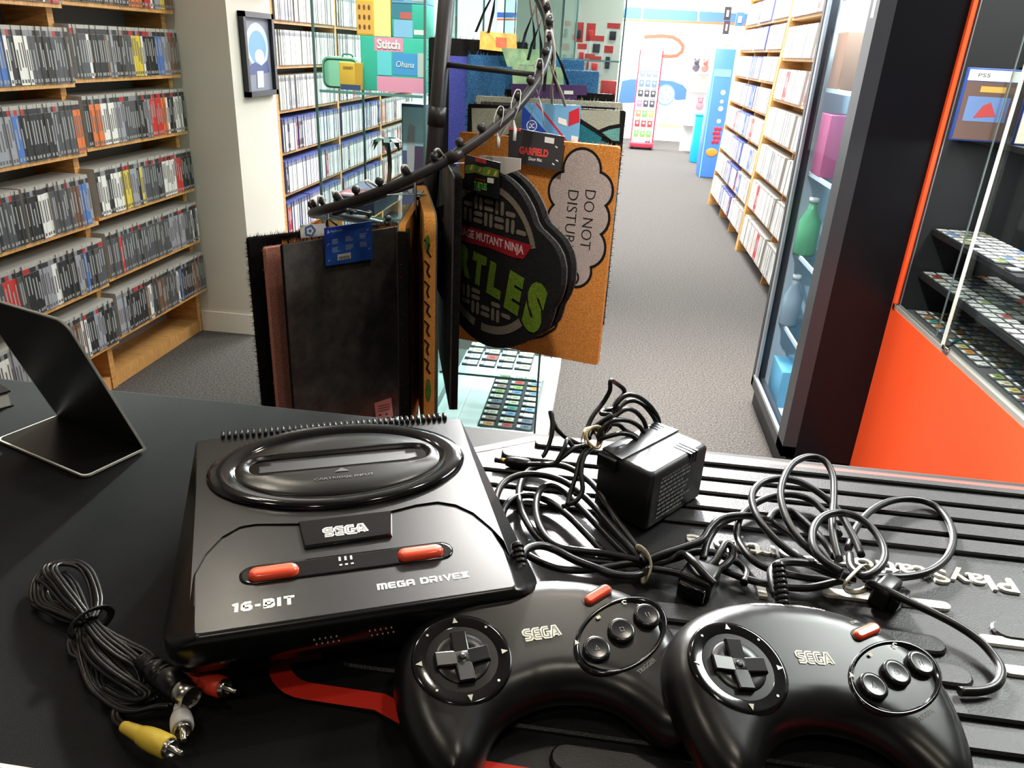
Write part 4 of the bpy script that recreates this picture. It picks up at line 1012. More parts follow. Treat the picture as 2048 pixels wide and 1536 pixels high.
# ================================================================ spiral rack
def proj(p):
    q = Vector(p) - EYE
    c = (_X.x*q.x+_Y.x*q.y+_Z.x*q.z, _X.y*q.x+_Y.y*q.y+_Z.y*q.z, _X.z*q.x+_Y.z*q.y+_Z.z*q.z)
    return (PPX+F*c[0]/c[2], PPY+F*c[1]/c[2])
def rail(ph):
    a = math.radians(ph); y = 1.95+.29*math.sin(a); return Vector((-.4535+.29*math.cos(a), y, 1.336+.86*ph/360+.25*(y-1.95)))
m_rack = mat('rack_black', (44,43,44), .38, spec=.5)
rk = thing('spiral_rack', 'black spiral display rack with ball studs along its rising rail', 'rack', (-.50,1.95,0))
ptop = Vector((-.378,1.95,1.80)); pbot = Vector((-.523,1.95,.02))
b = B(); b.tube([pbot, pbot.lerp(ptop,.25), pbot.lerp(ptop,.5), ptop], .0195, 18); 
pm = pbot.lerp(ptop, .635); pm2 = pbot.lerp(ptop, .66); b.tube([pm, pm2], .0222, 18); b.build('pole', m_rack, rk)
b = B(); b.lathe([(.26,0),(.26,.012),(.24,.018),(.03,.022),(.025,.05)], Matrix.Translation((-.523,1.95,0)), 40); b.build('base', m_rack, rk)
b = B(); b.tube([rail(p) for p in range(-330, 100, 5)], .0115, 12); rl = b.build('rail', m_rack, rk)
b = B(); a = rail(-68); c = rail(-62); b.tube([a, c], .0135, 14); b.build('rail_joint', m_rack, rl)
BALLS = [-322,-306,-290,-276,-262,-248,-234,-222,-210,-198,-186,-172,-158,-147,-135,-122,-110,-98,-86,-74,-63,-53,-43,-33,-24,-15,-7,2,11,20,30,40,52,64,78,92]
for ph in BALLS:
    p = rail(ph); b = B(); b.tube([p, p+Vector((0,0,.02))], .004, 8, cap=False); b.sphere(p+Vector((0,0,.0225)), .0098); b.build('ball_stud', m_rack, rk)
for ph, zz in ((-15, 1.292), (-192, 1.02), (90, 1.50)):
    p = rail(ph); t = (zz-.02)/1.78; q = pbot.lerp(ptop, t); b = B(); b.tube([q, p], .0065, 10); b.build('spoke', m_rack, rk)
m_tie = mat('white_tie', (226,224,218), .45); m_hook = mat('black_hook', (26,26,28), .4); m_strap = mat('clear_strap', (170,170,166), .35)

# ================================================================ doormats
def fuzzy(name, c, c2, rough=.95, vs=420): return mat(name, c, rough, spec=.1, bump=.9, bscale=700, c2=c2, vscale=vs, detail=3)
m_fblack = fuzzy('coir_black', (14,14,14), (40,38,36)); m_fsalm = fuzzy('coir_salmon', (196,112,98), (244,178,158)); m_ftan = fuzzy('coir_tan', (176,98,34), (226,158,82))
m_forange = fuzzy('coir_orange', (180,112,44), (226,164,86)); m_fteal = fuzzy('coir_teal', (18,84,96), (58,140,150)); m_fgrey = fuzzy('coir_greygreen', (140,142,124), (196,198,178))
m_fpurp = fuzzy('coir_purple', (58,62,140), (110,116,206)); m_fblue = fuzzy('coir_blue', (36,86,136), (90,150,200)); m_flil = fuzzy('coir_lilac', (150,136,128), (196,182,174), vs=500)
m_fgreen = fuzzy('coir_green', (62,84,16), (122,150,44)); m_fbar = fuzzy('coir_bar', (92,84,72), (142,130,112)); m_fred = fuzzy('coir_red', (120,14,22), (170,36,44)); m_fpink = fuzzy('coir_pinktext', (196,150,146), (226,196,190))
m_rubber = mat('rubber_back', (62,60,60), .8, spec=.2, c2=(92,88,84), vscale=14, detail=5, bump=.15, bscale=300)
m_fteal2 = fuzzy('coir_lightteal', (76,140,134), (130,186,176))
class Mat_:
    pass
def doormat(label, c, ang, w, h_, pile, fringe=None, outline=None, face=-1, th=.016, group=None, fr_n=330, fringe_len=.006):
    """hanging mat: c = middle of its top edge; local x along the width, -y towards the pile side (face=-1) or the backing (face=1)"""
    t = thing('doormat', label, 'doormat', c, math.radians(ang), group or 'doormats hanging on the spiral rack')
    W = WM[t.name]; g = Mat_(); g.t = t; g.W = W; g.w, g.h, g.th = w, h_, th
    ol = outline or rrect(-w/2, -h_, w/2, 0, .006, 3)
    g.b = B(); g.b.T = W; g.mats = [pile]
    RX = Matrix.Rotation(PI/2, 4, 'X')      # (x, y, z) -> (x, -z, y): local z of the outline points towards -y
    g.RX = RX
    f0, f1 = (0, th) if face < 0 else (-th, 0)
    g.b.prism(ol, f0, f1, RX)
    rnd = random.Random(sum(map(ord, label)))
    n = len(ol); L_ = [((Vector(ol[i])-Vector(ol[(i+1) % n])).length) for i in range(n)]; tot = sum(L_)
    for i in range(n):
        a = Vector(ol[i]); e = Vector(ol[(i+1) % n]); tt = (e-a)
        if tt.length < 1e-6: continue
        o_ = Vector((tt.y, -tt.x)).normalized()
        for k in range(max(1, int(fr_n*L_[i]/tot))):
            s_ = rnd.random(); p = a+tt*s_; ln = fringe_len*rnd.uniform(.3,1.3); d = (o_ + Vector((rnd.uniform(-.5,.5), rnd.uniform(-.5,.5))))*ln; zz = rnd.uniform(f0, f1)
            q = p + tt.normalized()*.0013
            g.b.f([g.b.v(RX @ Vector((p.x,p.y,zz))), g.b.v(RX @ Vector((q.x,q.y,zz))), g.b.v(RX @ Vector((p.x+d.x,p.y+d.y,zz+rnd.uniform(-.002,.002))))])
    b = B(); b.T = W
    b.prism([(x*.997, y) for x, y in ol], f0-.0035, f0, RX) if face < 0 else b.prism([(x*.997, y) for x, y in ol], f1, f1+.0035, RX)
    g.back = b.build('backing', m_rubber, t)
    g.z = (f1+.0004) if face < 0 else f1+.0039
    def lay(k): return RX @ Matrix.Translation((0,0,g.z+.0005*k))
    g.lay = lay
    def slot(m):
        if m not in g.mats: g.mats.append(m)
        g.b.mi = g.mats.index(m)
    g.slot = slot
    def done(): g.b.build('pile', g.mats, t); return g
    g.done = done
    def loc(px, py):
        r = ray(px, py); nn = W.to_3x3() @ Vector((0,1,0)); c_ = W.to_translation() + nn*(-g.z)
        tt = (c_-EYE).dot(nn)/r.dot(nn); q = W.inverted() @ (EYE+r*tt); return (q.x, q.z)
    g.loc = loc
    return g
def card(g, pts, color, z=.006, name='header_card', th=.0015):
    """printed header card: pts are local (x, z) corners"""
    b = B(); b.T = g.W; b.prism(pts, g.z+z, g.z+z+th, g.RX); 
    o = b.build(name, color, g.t); g.cz = g.z+z+th; return o
def cardbox(g, x0, x1, z0, z1): return [(x0,z0),(x1,z0),(x1,z1),(x0,z1)]
def CL(g, k=1): return g.RX @ Matrix.Translation((0,0,g.cz+.0003*k))
def hanger(g, ph, x=0, ztop=.0, col=None, zo=.004):
    """strap rising from the card and a white tie looped over the ball stud"""
    p = rail(ph); W = g.W; a = W @ Vector((x, -g.z-zo, ztop)); hk = a.lerp(p, .62)
    b = B(); b.tube([a+Vector((-.018,0,0)), a.lerp(hk,.5)+Vector((-.012,0,0)), hk, a.lerp(hk,.5)+Vector((.012,0,0)), a+Vector((.018,0,0))], .002, 6, flat=(.004,.0012)); b.build('hook', col or m_hook, g.t)
    top = p+Vector((0,0,.030)); s_ = Vector((.006,0,0)); b = B(); b.tube(smooth([hk-Vector((0,0,.003)), hk.lerp(top,.5)-s_*1.5-Vector((0,.012,0)), top-s_-Vector((0,.008,0)), top+Vector((0,-.004,.003)), top+s_-Vector((0,.008,0)), hk.lerp(top,.5)+s_*1.5-Vector((0,.012,0)), hk-Vector((0,0,.003))], 4), .0016, 6, flat=(.003,.0009)); b.build('zip_tie', m_tie, g.t)
def bars(b, M, poly_in, unit=.03): pass
# --- front left group ------------------------------------------------------
g = doormat('all black shaggy doormat at the far left of the rack', Vector((-.694,1.852,.892)), 46.6, .41, .545, m_fblack, fringe_len=.009, fr_n=2600); g.done()
wc = card(g, [g.loc(*p) for p in ((600,476),(650,470),(650,446),(598,450))], mat('card_white', (226,224,216), .5), z=.004)
b = B(); b.T = g.W; c = g.loc(618,461); b.ribbon([(c[0]+.012*math.cos(a*PI/9)*(1+.12*math.cos(a*PI/9*5)), c[1]+.012*math.sin(a*PI/9)*(1+.12*math.cos(a*PI/9*5))) for a in range(18)], .005, CL(g), 0, True); b.poly(ell(c[0],c[1],.004,.004,12), CL(g)); b.build('emblem', mat('emblem_blue', (66,112,160), .5), wc)
hanger(g, -147, .02, .03)
g = doormat('salmon-edged doormat second from the left on the rack', Vector((-.652,1.832,.880)), 50.5, .41, .545, m_fsalm, fringe_len=.005)
g.slot(m_fblack); g.b.poly([(-.160,-.53),(.19,-.53),(.19,-.004),(-.160,-.004)], g.lay(1)); g.done(); hanger(g, -135, -.02, .02)
g = doormat('doormat showing its plain dark rubber back with a blue header card', Vector((-.600,1.798,.900)), 55, .405, .545, m_fblack, face=1, fringe_len=.004, fr_n=300, th=.008); g.slot(m_ftan); rnd = random.Random(5)
for k in range(260):
    x = rnd.uniform(-.2,.2); y = rnd.uniform(-.014,-.0045); x2 = x+rnd.uniform(-.006,.006); g.b.f([g.b.v((x,-y-.004,-.001)), g.b.v((x+.002,-y-.004,-.001)), g.b.v((x2,-y-.004,rnd.uniform(.004,.013)))])
g.done()
wc = card(g, [g.loc(*p) for p in ((648,531),(742,517),(740,441),(645,455))], mat('card_blue', (36,62,170), .35, c2=(52,110,206), vscale=9), z=.006)
PXY = [g.loc(*p) for p in ((648,531),(742,517),(740,441),(645,455))]
def bil(u, v):
    a, b_, c_, d = PXY; return ((1-u)*(1-v)*a[0]+u*(1-v)*b_[0]+u*v*c_[0]+(1-u)*v*d[0], (1-u)*(1-v)*a[1]+u*(1-v)*b_[1]+u*v*c_[1]+(1-u)*v*d[1])
b = B(); b.T = g.W; W_ = PXY[1][0]-PXY[0][0]; hh = PXY[3][1]-PXY[0][1]
fit('PlayStation', W_*.24, hh*.07, CL(g) @ Matrix.Translation((*bil(.24,.88),0)), b, .012)
x, y = bil(.07,.88); b.poly([(x-.003,y-.004),(x+.004,y-.002),(x+.001,y+.005),(x-.001,y+.005)], CL(g))
rnd = random.Random(4)
for (u, v) in ((.14,.66),(.42,.68),(.72,.70),(.14,.44),(.42,.46),(.72,.48)):
    for k in range(4):
        x, y = bil(u, v-.035*k); wl = W_*rnd.uniform(.10,.17); b.poly([(x,y),(x+wl,y),(x+wl,y+hh*.014),(x,y+hh*.014)], CL(g))
for u, v in ((.06,.56),(.9,.8),(.93,.3),(.07,.14)): x, y = bil(u, v); b.ribbon([(x-.003,y-.002),(x+.003,y+.002)], .002, CL(g))
b.build('card_print', mat('card_print_pale', (196,208,232), .5), wc)
b = B(); b.T = g.W; b.poly([bil(.24,.10),bil(.52,.11),bil(.52,.27),bil(.24,.26)], CL(g,2)); bc = b.build('barcode_label', m_white, wc)
b = B(); b.T = g.W
for k in range(14): u = .275+.016*k; b.poly([bil(u,.12),bil(u+.006+.004*(k%3==0),.12),bil(u+.006+.004*(k%3==0),.20),bil(u,.20)], CL(g,3))
b.build('barcode', m_dark, bc)
b = B(); b.T = g.W; b.poly([g.loc(*p) for p in ((752,838),(786,833),(782,795),(748,806))], g.lay(2)); tg = b.build('care_label', mat('care_pink', (196,160,164), .5), g.t)
b = B(); b.T = g.W
for k in range(3): b.poly([g.loc(*p) for p in ((756,812+5*k),(779,807+5*k),(779,808.4+5*k),(756,813.4+5*k))], g.lay(3))
b.poly([g.loc(*p) for p in ((757,832),(762,831),(762,828),(757,829))], g.lay(3)); b.poly([g.loc(*p) for p in ((770,830),(775,829),(775,826),(770,827))], g.lay(3)); b.build('label_print', m_dark, tg)
hanger(g, -122, .02, .05)
# --- front centre: seen nearly edge-on ----------------------------------------
def edge_mat(label, npx, yn, fx_, yf, pile, face, wv=.405, h_=.545, fl=.006, **k):
    A = ony(npx[0], npx[1], yn); lo, hi = -1.2, .6
    for _ in range(40):
        mid = (lo+hi)/2
        if proj((mid, yf, A.z))[0] < fx_: lo = mid
        else: hi = mid
    Bf = Vector((lo, yf, A.z)); d = (Bf-A)
    if face == 'L':   # local x runs from near to far end so that -y faces right
        ang = math.degrees(math.atan2(d.y, d.x)); c = A + d.normalized()*wv/2
    else: ang = math.degrees(math.atan2(-d.y, -d.x)); c = A + d.normalized()*wv/2
    return doormat(label, c, ang, wv, h_, pile, fringe_len=fl, **k)
g = edge_mat('edge-on orange doormat with green leaf marks, left of the two turned mats', (796,452), 1.56, 836, 1.93, m_forange, 'L', outline=rrect(-.2025,-.545,.2025,0,.03,6), th=.014)
g.slot(m_fblack); g.b.box((-.2045,-.021,-.545),(-.165,.001,-.012)); g.b.ribbon(ell(-.02,-.22,.11,.16,40), .006, g.lay(2), 0, True); 
for k in range(6): g.b.ribbon([(-.08+.03*k,-.44),(-.07+.03*k,-.40),(-.06+.03*k,-.45)], .005, g.lay(2))
g.slot(fuzzy('coir_leaf', (50,92,30), (96,136,52)))
for x, y, r in ((-.14,-.07,.018),(-.13,-.12,.022),(-.14,-.36,.022),(-.12,-.42,.02),(.08,-.03,.03)): g.b.poly(ell(x,y,r,r*1.4,14), g.lay(1))
g.done(); card(g, cardbox(g,-.02,.07,-.06,.03), mat('card_black', (24,24,26), .4), z=.010); card(g, cardbox(g,-.02,.07,.022,.03), mat('card_black2', (28,28,30), .4), z=.0, name='card_fold', th=.010); hanger(g, -103, .02, .03, m_strap)
g = edge_mat('edge-on orange doormat with black scribbles, right of the two turned mats', (872,432), 1.56, 850, 1.93, m_forange, 'R', outline=rrect(-.2025,-.545,.2025,0,.04,6), th=.024)
g.slot(m_fblack)
for k in range(9): g.b.ribbon([(.10+.02*(k%3),-.08-.035*k),(.13+.015*(k%2),-.095-.035*k),(.09+.02*(k%3),-.115-.035*k)], .006, g.lay(2))
EM = Matrix(((0,0,1,g.w/2+.0008),(1,0,0,0),(0,1,0,0),(0,0,0,1)))
for k in range(7): g.b.ribbon([(-.024,-.05-.045*k),(-.014,-.062-.045*k),(-.018,-.075-.045*k),(-.010-.002*(k%3),-.088-.045*k)], .004, EM)
g.slot(mat('coir_leaf', (0,0,0)))
g.b.poly(ell(-.014,-.40,.006,.03,12), EM); g.b.poly(ell(-.017,-.06,.005,.02,12), EM)
for x, y in ((.12,-.36),(.14,-.42),(.10,-.05)): g.b.poly(ell(x,y,.02,.034,14), g.lay(1))
g.done(); card(g, cardbox(g,-.05,.05,-.04,.05), MC['card_black'], z=.008); hanger(g, -86, 0, .05, m_strap)
g = edge_mat('dark doormat turned edge-on with its rubber back to the left, beside the round mat', (910,352), 1.60, 884, 1.97, m_fblack, 'L', fl=.008, th=.016, fr_n=2200); g.done(); hanger(g, -72, .0, .0, m_strap)
# --- right: shield-shaped mats -------------------------------------------------
def shield():
    o = []
    TB = [(-90,.224),(-70,.222),(-52,.222),(-40,.228),(-30,.236),(-23,.233),(-19,.229),(-13,.236),(-4,.242),(6,.241),(12,.235),(18,.222),(24,.203),(30,.186),(35,.180),(45,.185),(60,.190),(90,.195)]
    for k in range(120):
        a = 2*PI*k/120; c_, s_ = math.cos(a), math.sin(a); e = math.degrees(math.asin(max(-1, min(1, s_))))
        for (a0, r0), (a1, r1) in zip(TB, TB[1:]):
            if a0 <= e <= a1: r = r0+(r1-r0)*(e-a0)/(a1-a0); break
        o.append((r*c_, r*s_-.196))
    return o
TC = Vector((-.248,1.75,.886+.196)); nrm_t = Vector((-math.sin(math.radians(-40)), math.cos(math.radians(-40)), 0))
def shield_mat(label, c, front):
    g = doormat(label, c, -40, .48, .42, m_fblack, outline=shield(), fringe_len=.006, fr_n=500)
    if front:
        b = g.b; yo = -.196
        g.slot(m_fbar)
        R = .160
        for a0, a1 in ((18,82),(98,162)): b.ribbon([(R*math.cos(math.radians(a)), R*math.sin(math.radians(a))+yo) for a in range(a0, a1, 4)], .015, g.lay(1))
        for a0, a1 in ((-150,-98),(-94,-42)): b.ribbon([(1.12*R*math.cos(math.radians(a)), 1.12*R*math.sin(math.radians(a))+yo) for a in range(a0, a1, 4)], .020, g.lay(1))
        for half_, (v0, v1) in enumerate(((.070,.150),(-.185,-.060))):
            for i in range(-6, 7):
                for j in range(6):
                    cx_ = i*.037; cy_ = v0 + .014 + j*.034
                    if (i+j) % 2:
                        seg = [((cx_-.011,cy_+.008),(cx_+.011,cy_+.008)),((cx_-.011,cy_-.008),(cx_+.011,cy_-.008))]
                    else: seg = [((cx_-.009,cy_-.011),(cx_-.009,cy_+.011)),((cx_+.009,cy_-.011),(cx_+.009,cy_+.011))]
                    for p, q in seg:
                        ok = all(math.hypot(*e) < (.148 if half_ == 0 else .162) and (e[1] > .066 if half_ == 0 else e[1] < -.100 - .20*e[0]) for e in (p, q))
                        if ok: b.poly(stadium((p[0]+q[0])/2, (p[1]+q[1])/2+yo, (math.hypot(p[0]-q[0],p[1]-q[1])+.011)/2, .0056, math.atan2(q[1]-p[1], q[0]-p[0]), 4), g.lay(1))
        g.slot(m_fred); b.poly([(-.150,.022+yo),(-.09,.016+yo),(.0,.020+yo),(.09,.016+yo),(.122,.019+yo),(.150,.056+yo),(-.178,.056+yo)], g.lay(1))
        g.slot(m_fpink); fit('TEENAGE MUTANT NINJA', .270, .026, g.lay(2) @ Matrix.Translation((-.012,.037+yo,0)), b, .03)
        g.slot(m_fgreen)
        word = 'TURTLES'; xs = [-.200,-.140,-.082,-.028,.032,.098,.168]; hs = [.085,.080,.078,.078,.082,.096,.124]; ys = [-.02,-.024,-.030,-.040,-.052,-.066,-.082]
        for ch, x, hgt_ in zip(word, xs, hs):
            bow = ys[xs.index(x)]-.006
            fit(ch, .050 if ch != 'S' else .060, hgt_, g.lay(2) @ Matrix.Translation((x, bow+yo+.006,0)) @ Matrix.Rotation(-.12-x*.6, 4, 'Z'), b, .075)
    g.done(); return g
g2 = shield_mat('shield-shaped black doormat hanging directly behind the lettered one', TC + nrm_t*.030 + Vector((0,0,.006)), False)
wc = card(g2, [g2.loc(*p) for p in ((1010,352),(1052,338),(1053,316),(970,310),(975,330),(1010,340))], mat('card_back', (190,184,174), .6), z=.016); hanger(g2, -33, .02, .06, m_strap)
g = shield_mat('shield-shaped black doormat with tan brick bars, red band and green lettering', TC, True)
wc = card(g, [g.loc(*p) for p in ((936,378),(1004,398),(1008,325),(937,308))], MC['card_black'], z=.010)
PXY = [g.loc(*p) for p in ((936,378),(1004,398),(1008,325),(937,308))]
b = B(); b.T = g.W
b.poly([bil(.32,.88),bil(.62,.88),bil(.62,1.0),bil(.32,1.0)], CL(g)); fit('TEENAGE MUTANT NINJA', .036, .004, CL(g,2) @ Matrix.Translation((*bil(.47,.40),0)), b, .02); b.build('red_print', mat('print_red', (206,52,48), .5), wc)
b = B(); b.T = g.W; b.mi = 0; b.poly([bil(.02,.46),bil(.3,.56),bil(.6,.55),bil(.98,.60),bil(.98,.80),bil(.7,.82),bil(.5,.76),bil(.25,.78),bil(.02,.70)], CL(g)); b.mi = 1
for u in (.2,.45,.7,.88): b.poly([bil(u-.05,.60),bil(u+.03,.62),bil(u+.06,.76),bil(u,.74)], CL(g,2))
b.build('card_picture', [mat('card_green', (96,124,54), .5), mat('card_yel', (196,170,60), .5)], wc)
b = B(); b.T = g.W; fit('TURTLES', .046, .016, CL(g,2) @ Matrix.Translation((*bil(.48,.24),0)), b, .04); b.build('green_lettering', mat('print_green', (88,160,60), .5), wc)
b = B(); b.T = g.W; b.poly([bil(.68,.38),bil(.86,.40),bil(.86,.54),bil(.68,.52)], CL(g,3)); b.build('price_sticker', m_white, wc)
b = B(); b.T = g.W; fit('DOOR MAT', .024, .003, CL(g,2) @ Matrix.Translation((*bil(.4,.10),0)), b, .02); b.build('small_lettering', m_pgrey, wc)
hanger(g, -43, .0, .05, m_strap)
# --- tan mat with the speech cloud ---------------------------------------------
g = doormat('tan coir doormat with a black-outlined cloud reading do not disturb', Vector((-.168,1.90,1.14)), -15, .407, .543, m_ftan, fringe_len=.006, fr_n=700)
b = g.b
CIR = [(1164,340,35),(1133,383,33),(1192,381,31),(1131,441,34),(1182,435,34),(1172,494,36),(1133,494,34),(1151,540,29)]
sc_ = lambda px, py, r: (*g.loc(px, py), (g.loc(px+r, py)[0]-g.loc(px, py)[0])*1.02)
g.slot(m_fblack)
for c_ in CIR: x, y, r = sc_(*c_); b.poly(ell(x, y, r+.006, (r+.006)*1.05, 32), g.lay(1))
g.slot(m_flil)
for k, c_ in enumerate(CIR): x, y, r = sc_(*c_); b.poly(ell(x, y, r, r*1.05, 32), g.lay(2+.1*k))
x, y, r = sc_(1158,440,40); b.poly(ell(x, y, r, r*1.8, 32), g.lay(3))
g.slot(m_fblack); x, y, r = sc_(1142,554,13); b.poly(ell(x, y, r+.005, r+.005, 24), g.lay(3.3)); g.slot(m_flil); b.poly(ell(x, y, r, r, 24), g.lay(3.6))
g.slot(m_fblack)
a = g.loc(1176,440); fit('DO NOT', .142, .026, g.lay(4) @ Matrix.Translation((a[0],a[1],0)) @ Matrix.Rotation(-PI/2-.01, 4, 'Z'), b, -.012)
a = g.loc(1142,443); fit('DISTURB', .150, .026, g.lay(4) @ Matrix.Translation((a[0],a[1],0)) @ Matrix.Rotation(-PI/2-.01, 4, 'Z'), b, -.012)
g.slot(fuzzy('coir_amber', (196,124,26), (228,164,60))); b.poly([g.loc(*p) for p in ((1030,672),(1066,655),(1096,632),(1112,636),(1106,655),(1080,670),(1050,677))], g.lay(1.4))
g.slot(m_fblack); b.ribbon([g.loc(*p) for p in ((1024,679),(1050,680),(1084,673),(1110,657),(1117,637),(1106,628))], .006, g.lay(1.8))
g.done()
PXY = [g.loc(*p) for p in ((1020,322),(1124,341),(1133,272),(1022,253))]
wc = card(g, PXY, mat('card_char', (52,50,52), .4), z=.012)
b = B(); b.T = g.W; fit('GARFIELD', .074, .018, CL(g) @ Matrix.Translation((*bil(.48,.42),0)) @ Matrix.Rotation(-.03,4,'Z'), b, .05); b.build('red_lettering', mat('print_red2', (232,74,66), .5), wc); b = B(); b.T = g.W; b.poly([bil(.0,.93),bil(.22,.93),bil(.22,1.0),bil(.0,1.0)], CL(g)); b.build('red_patch', mat('print_red2', (232,74,66), .5), wc)
b = B(); b.T = g.W; fit('Door Mat', .034, .008, CL(g) @ Matrix.Translation((*bil(.52,.21),0)) @ Matrix.Rotation(-.03,4,'Z'), b, .02)
for u, v in ((.1,.8),(.88,.66),(.92,.28),(.86,.16)): x, y = bil(u, v); b.ribbon([(x-.003,y+.002),(x+.003,y-.001)], .003, CL(g))
b.build('white_lettering', m_white, wc)
b = B(); b.T = g.W; b.poly([(x*1,y*1) for x, y in (bil(.66,.74),bil(.83,.74),bil(.83,.90),bil(.66,.90))], CL(g,2)); b.build('price_sticker', m_white, wc)
hanger(g, -15, .0, .03, m_strap)
# --- teal mat behind it ------------------------------------------------------
g = doormat('grey-green and teal doormat with curved black lines behind the tan mat', Vector((-.165,2.055,1.203)), 13, .405, .585, m_fblack, fringe_len=.008, fr_n=700)
b = g.b; LP = lambda *q: [g.loc(*p) for p in q]
g.slot(m_fgrey); b.poly(LP((943,216),(1240,221),(1239,252),(1196,264),(1160,241),(1100,236),(1040,262),(945,300)), g.lay(1))
g.slot(m_fteal); b.poly(LP((1040,262),(1100,236),(1160,241),(1196,264),(1239,252),(1205,630),(960,640)), g.lay(1))
g.slot(m_fteal2); b.poly(LP((1198,265),(1218,256),(1240,252),(1238,284),(1222,288)), g.lay(2)); b.poly([(.12,-.27),(.1999,-.25),(.1999,-.32),(.14,-.33)], g.lay(2)); b.poly([(.12,-.44),(.1999,-.42),(.1999,-.49),(.14,-.49)], g.lay(2))
g.slot(m_fteal); b.poly([(.176,-.16),(.2,-.155),(.2,-.57),(.176,-.57)], g.lay(1)); g.slot(m_fteal2); b.poly([(.176,-.17),(.2,-.17),(.2,-.26),(.176,-.26)], g.lay(1.5))
g.slot(m_fblack)
for pts in (LP((945,300),(1040,262),(1100,236),(1160,241),(1196,264),(1238,296)), LP((1196,264),(1218,255),(1240,251)), LP((1204,276),(1222,284),(1240,286)), [(.14,-.33),(.2,-.315)], [(.14,-.42),(.2,-.41)], [(.14,-.50),(.2,-.49)]): b.ribbon(pts, .009, g.lay(3))
g.done()
PXY = [g.loc(*p) for p in ((1042,262),(1155,292),(1160,210),(1043,205))]
wc = card(g, PXY, mat('card_sky', (112,168,206), .4), z=.014)
b = B(); b.T = g.W; b.mi = 0; b.poly([bil(0,.0),bil(.55,0),bil(0,.95)], CL(g)); b.mi = 1; b.poly([bil(.62,0),bil(.78,0),bil(.20,1.0),bil(.08,1.0)], CL(g)); b.mi = 2; b.poly([bil(.80,0),bil(.86,0),bil(.26,1.0),bil(.22,1.0)], CL(g)); b.poly([bil(.9,.0),bil(1,.0),bil(1,.2)], CL(g)); b.poly([bil(.80,.45),bil(.99,.60),bil(.97,.95),bil(.80,.82)], CL(g)); b.mi = 3; b.poly([bil(.62,.5),bil(.78,.45),bil(.76,.62),bil(.62,.66)], CL(g,2))
x, y = bil(.17,.28); b.ribbon(ell(x, y, .0125, .0125, 24), .0022, CL(g,2), 0, True); fit('DC', .014, .012, CL(g,2) @ Matrix.Translation((x,y,0)), b, .03); b.poly([bil(.86,.06),bil(.98,.06),bil(.98,.24),bil(.86,.24)], CL(g,3))
b.build('card_print', [mat('card_royal', (30,66,160), .4), mat('card_stripe', (96,160,214), .4), mat('card_red', (196,40,52), .4), m_white], wc)
hanger(g, 2, .03, -.01, m_strap)
# --- mats farther round the upper turn -------------------------------------------
def far_mat(label, tl, tr, y0, y1, h_, pile, fl=.008, deco=None, ph=None, **k):
    A = ony(*tl, y0); C2 = ony(*tr, y1); c = (A+C2)/2; d = C2-A; ang = math.degrees(math.atan2(d.y, d.x)); w = math.hypot(d.x, d.y)
    g = doormat(label, c, ang, w, h_, pile, fringe_len=fl, **k)
    if deco: deco(g)
    g.done()
    if ph is not None: hanger(g, ph, 0, .02)
    return g
def dk(g):
    g.slot(m_fblack); g.b.poly([(-g.w/2+.014,-.013),(g.w/2-.02,-.013),(g.w/2-.02,-g.h+.02),(-g.w/2+.014,-g.h+.02)], g.lay(1)); g.slot(m_rubber); g.b.poly([(-g.w/2+.014,-.013),(-.06,-.013),(-.06,-.2),(-g.w/2+.014,-.2)], g.lay(2))
far_mat('black doormat with a thin pale fringe above the grey-green mat', (952,189), (1244,207), 2.13, 2.20, .55, m_fgrey, deco=dk, ph=12)
far_mat('plain black shaggy doormat with its top right corner showing, behind the purple cards', (1010,178), (1228,188), 2.20, 2.26, .55, m_fblack, .012, ph=20)
gb = far_mat('blue shaggy doormat, the nearer of the two blue ones', (934,122), (1196,150), 2.22, 2.30, .55, m_fblue, .010, ph=28)
ga = far_mat('blue shaggy doormat, the farther and higher of the two blue ones', (936,101), (1166,128), 2.27, 2.36, .55, m_fblue, .010, ph=36)
def pp(g):
    g.slot(m_fpurp); g.b.poly([(-g.w/2+.055,-.045),(g.w/2-.05,-.045),(g.w/2-.05,-g.h+.05),(-g.w/2+.055,-g.h+.05)], g.lay(1))
gp = far_mat('purple-blue doormat with a wide black border behind the pole', (858,58), (1050,100), 2.26, 2.44, .56, m_fblack, .010, deco=pp, ph=60)
def pcard(g, pts, m, z=.012): 
    global PXY; PXY = [g.loc(*p) for p in pts]; return card(g, PXY, m, z=z)
m_cg = mat('card_mint', (190,220,170), .5, c2=(150,196,150), vscale=30); m_co = mat('card_orange', (240,176,70), .5, c2=(246,206,110), vscale=30); m_cp = mat('card_purple', (74,46,92), .5)
w1 = pcard(ga, ((1018,150),(1112,158),(1108,100),(1002,96)), m_cg); b = B(); b.T = ga.W; fit('DOOR MAT', .04, .006, CL(ga) @ Matrix.Translation((*bil(.4,.4),0)), b, .02); b.build('card_lettering', m_pgrey, w1)
w1 = pcard(gb, ((1024,168),(1126,172),(1124,135),(1024,131)), m_cg); b = B(); b.T = gb.W; fit('DOOR MAT', .04, .006, CL(gb) @ Matrix.Translation((*bil(.4,.45),0)), b, .02); b.build('card_lettering', m_pgrey, w1)
w1 = pcard(gp, ((955,98),(1030,106),(1028,68),(957,62)), m_co); b = B(); b.T = gp.W; b.poly([bil(.42,.2),bil(.72,.2),bil(.72,.75),bil(.42,.75)], CL(gp)); b.build('card_patch', mat('patch_coral', (232,110,72), .5), w1)
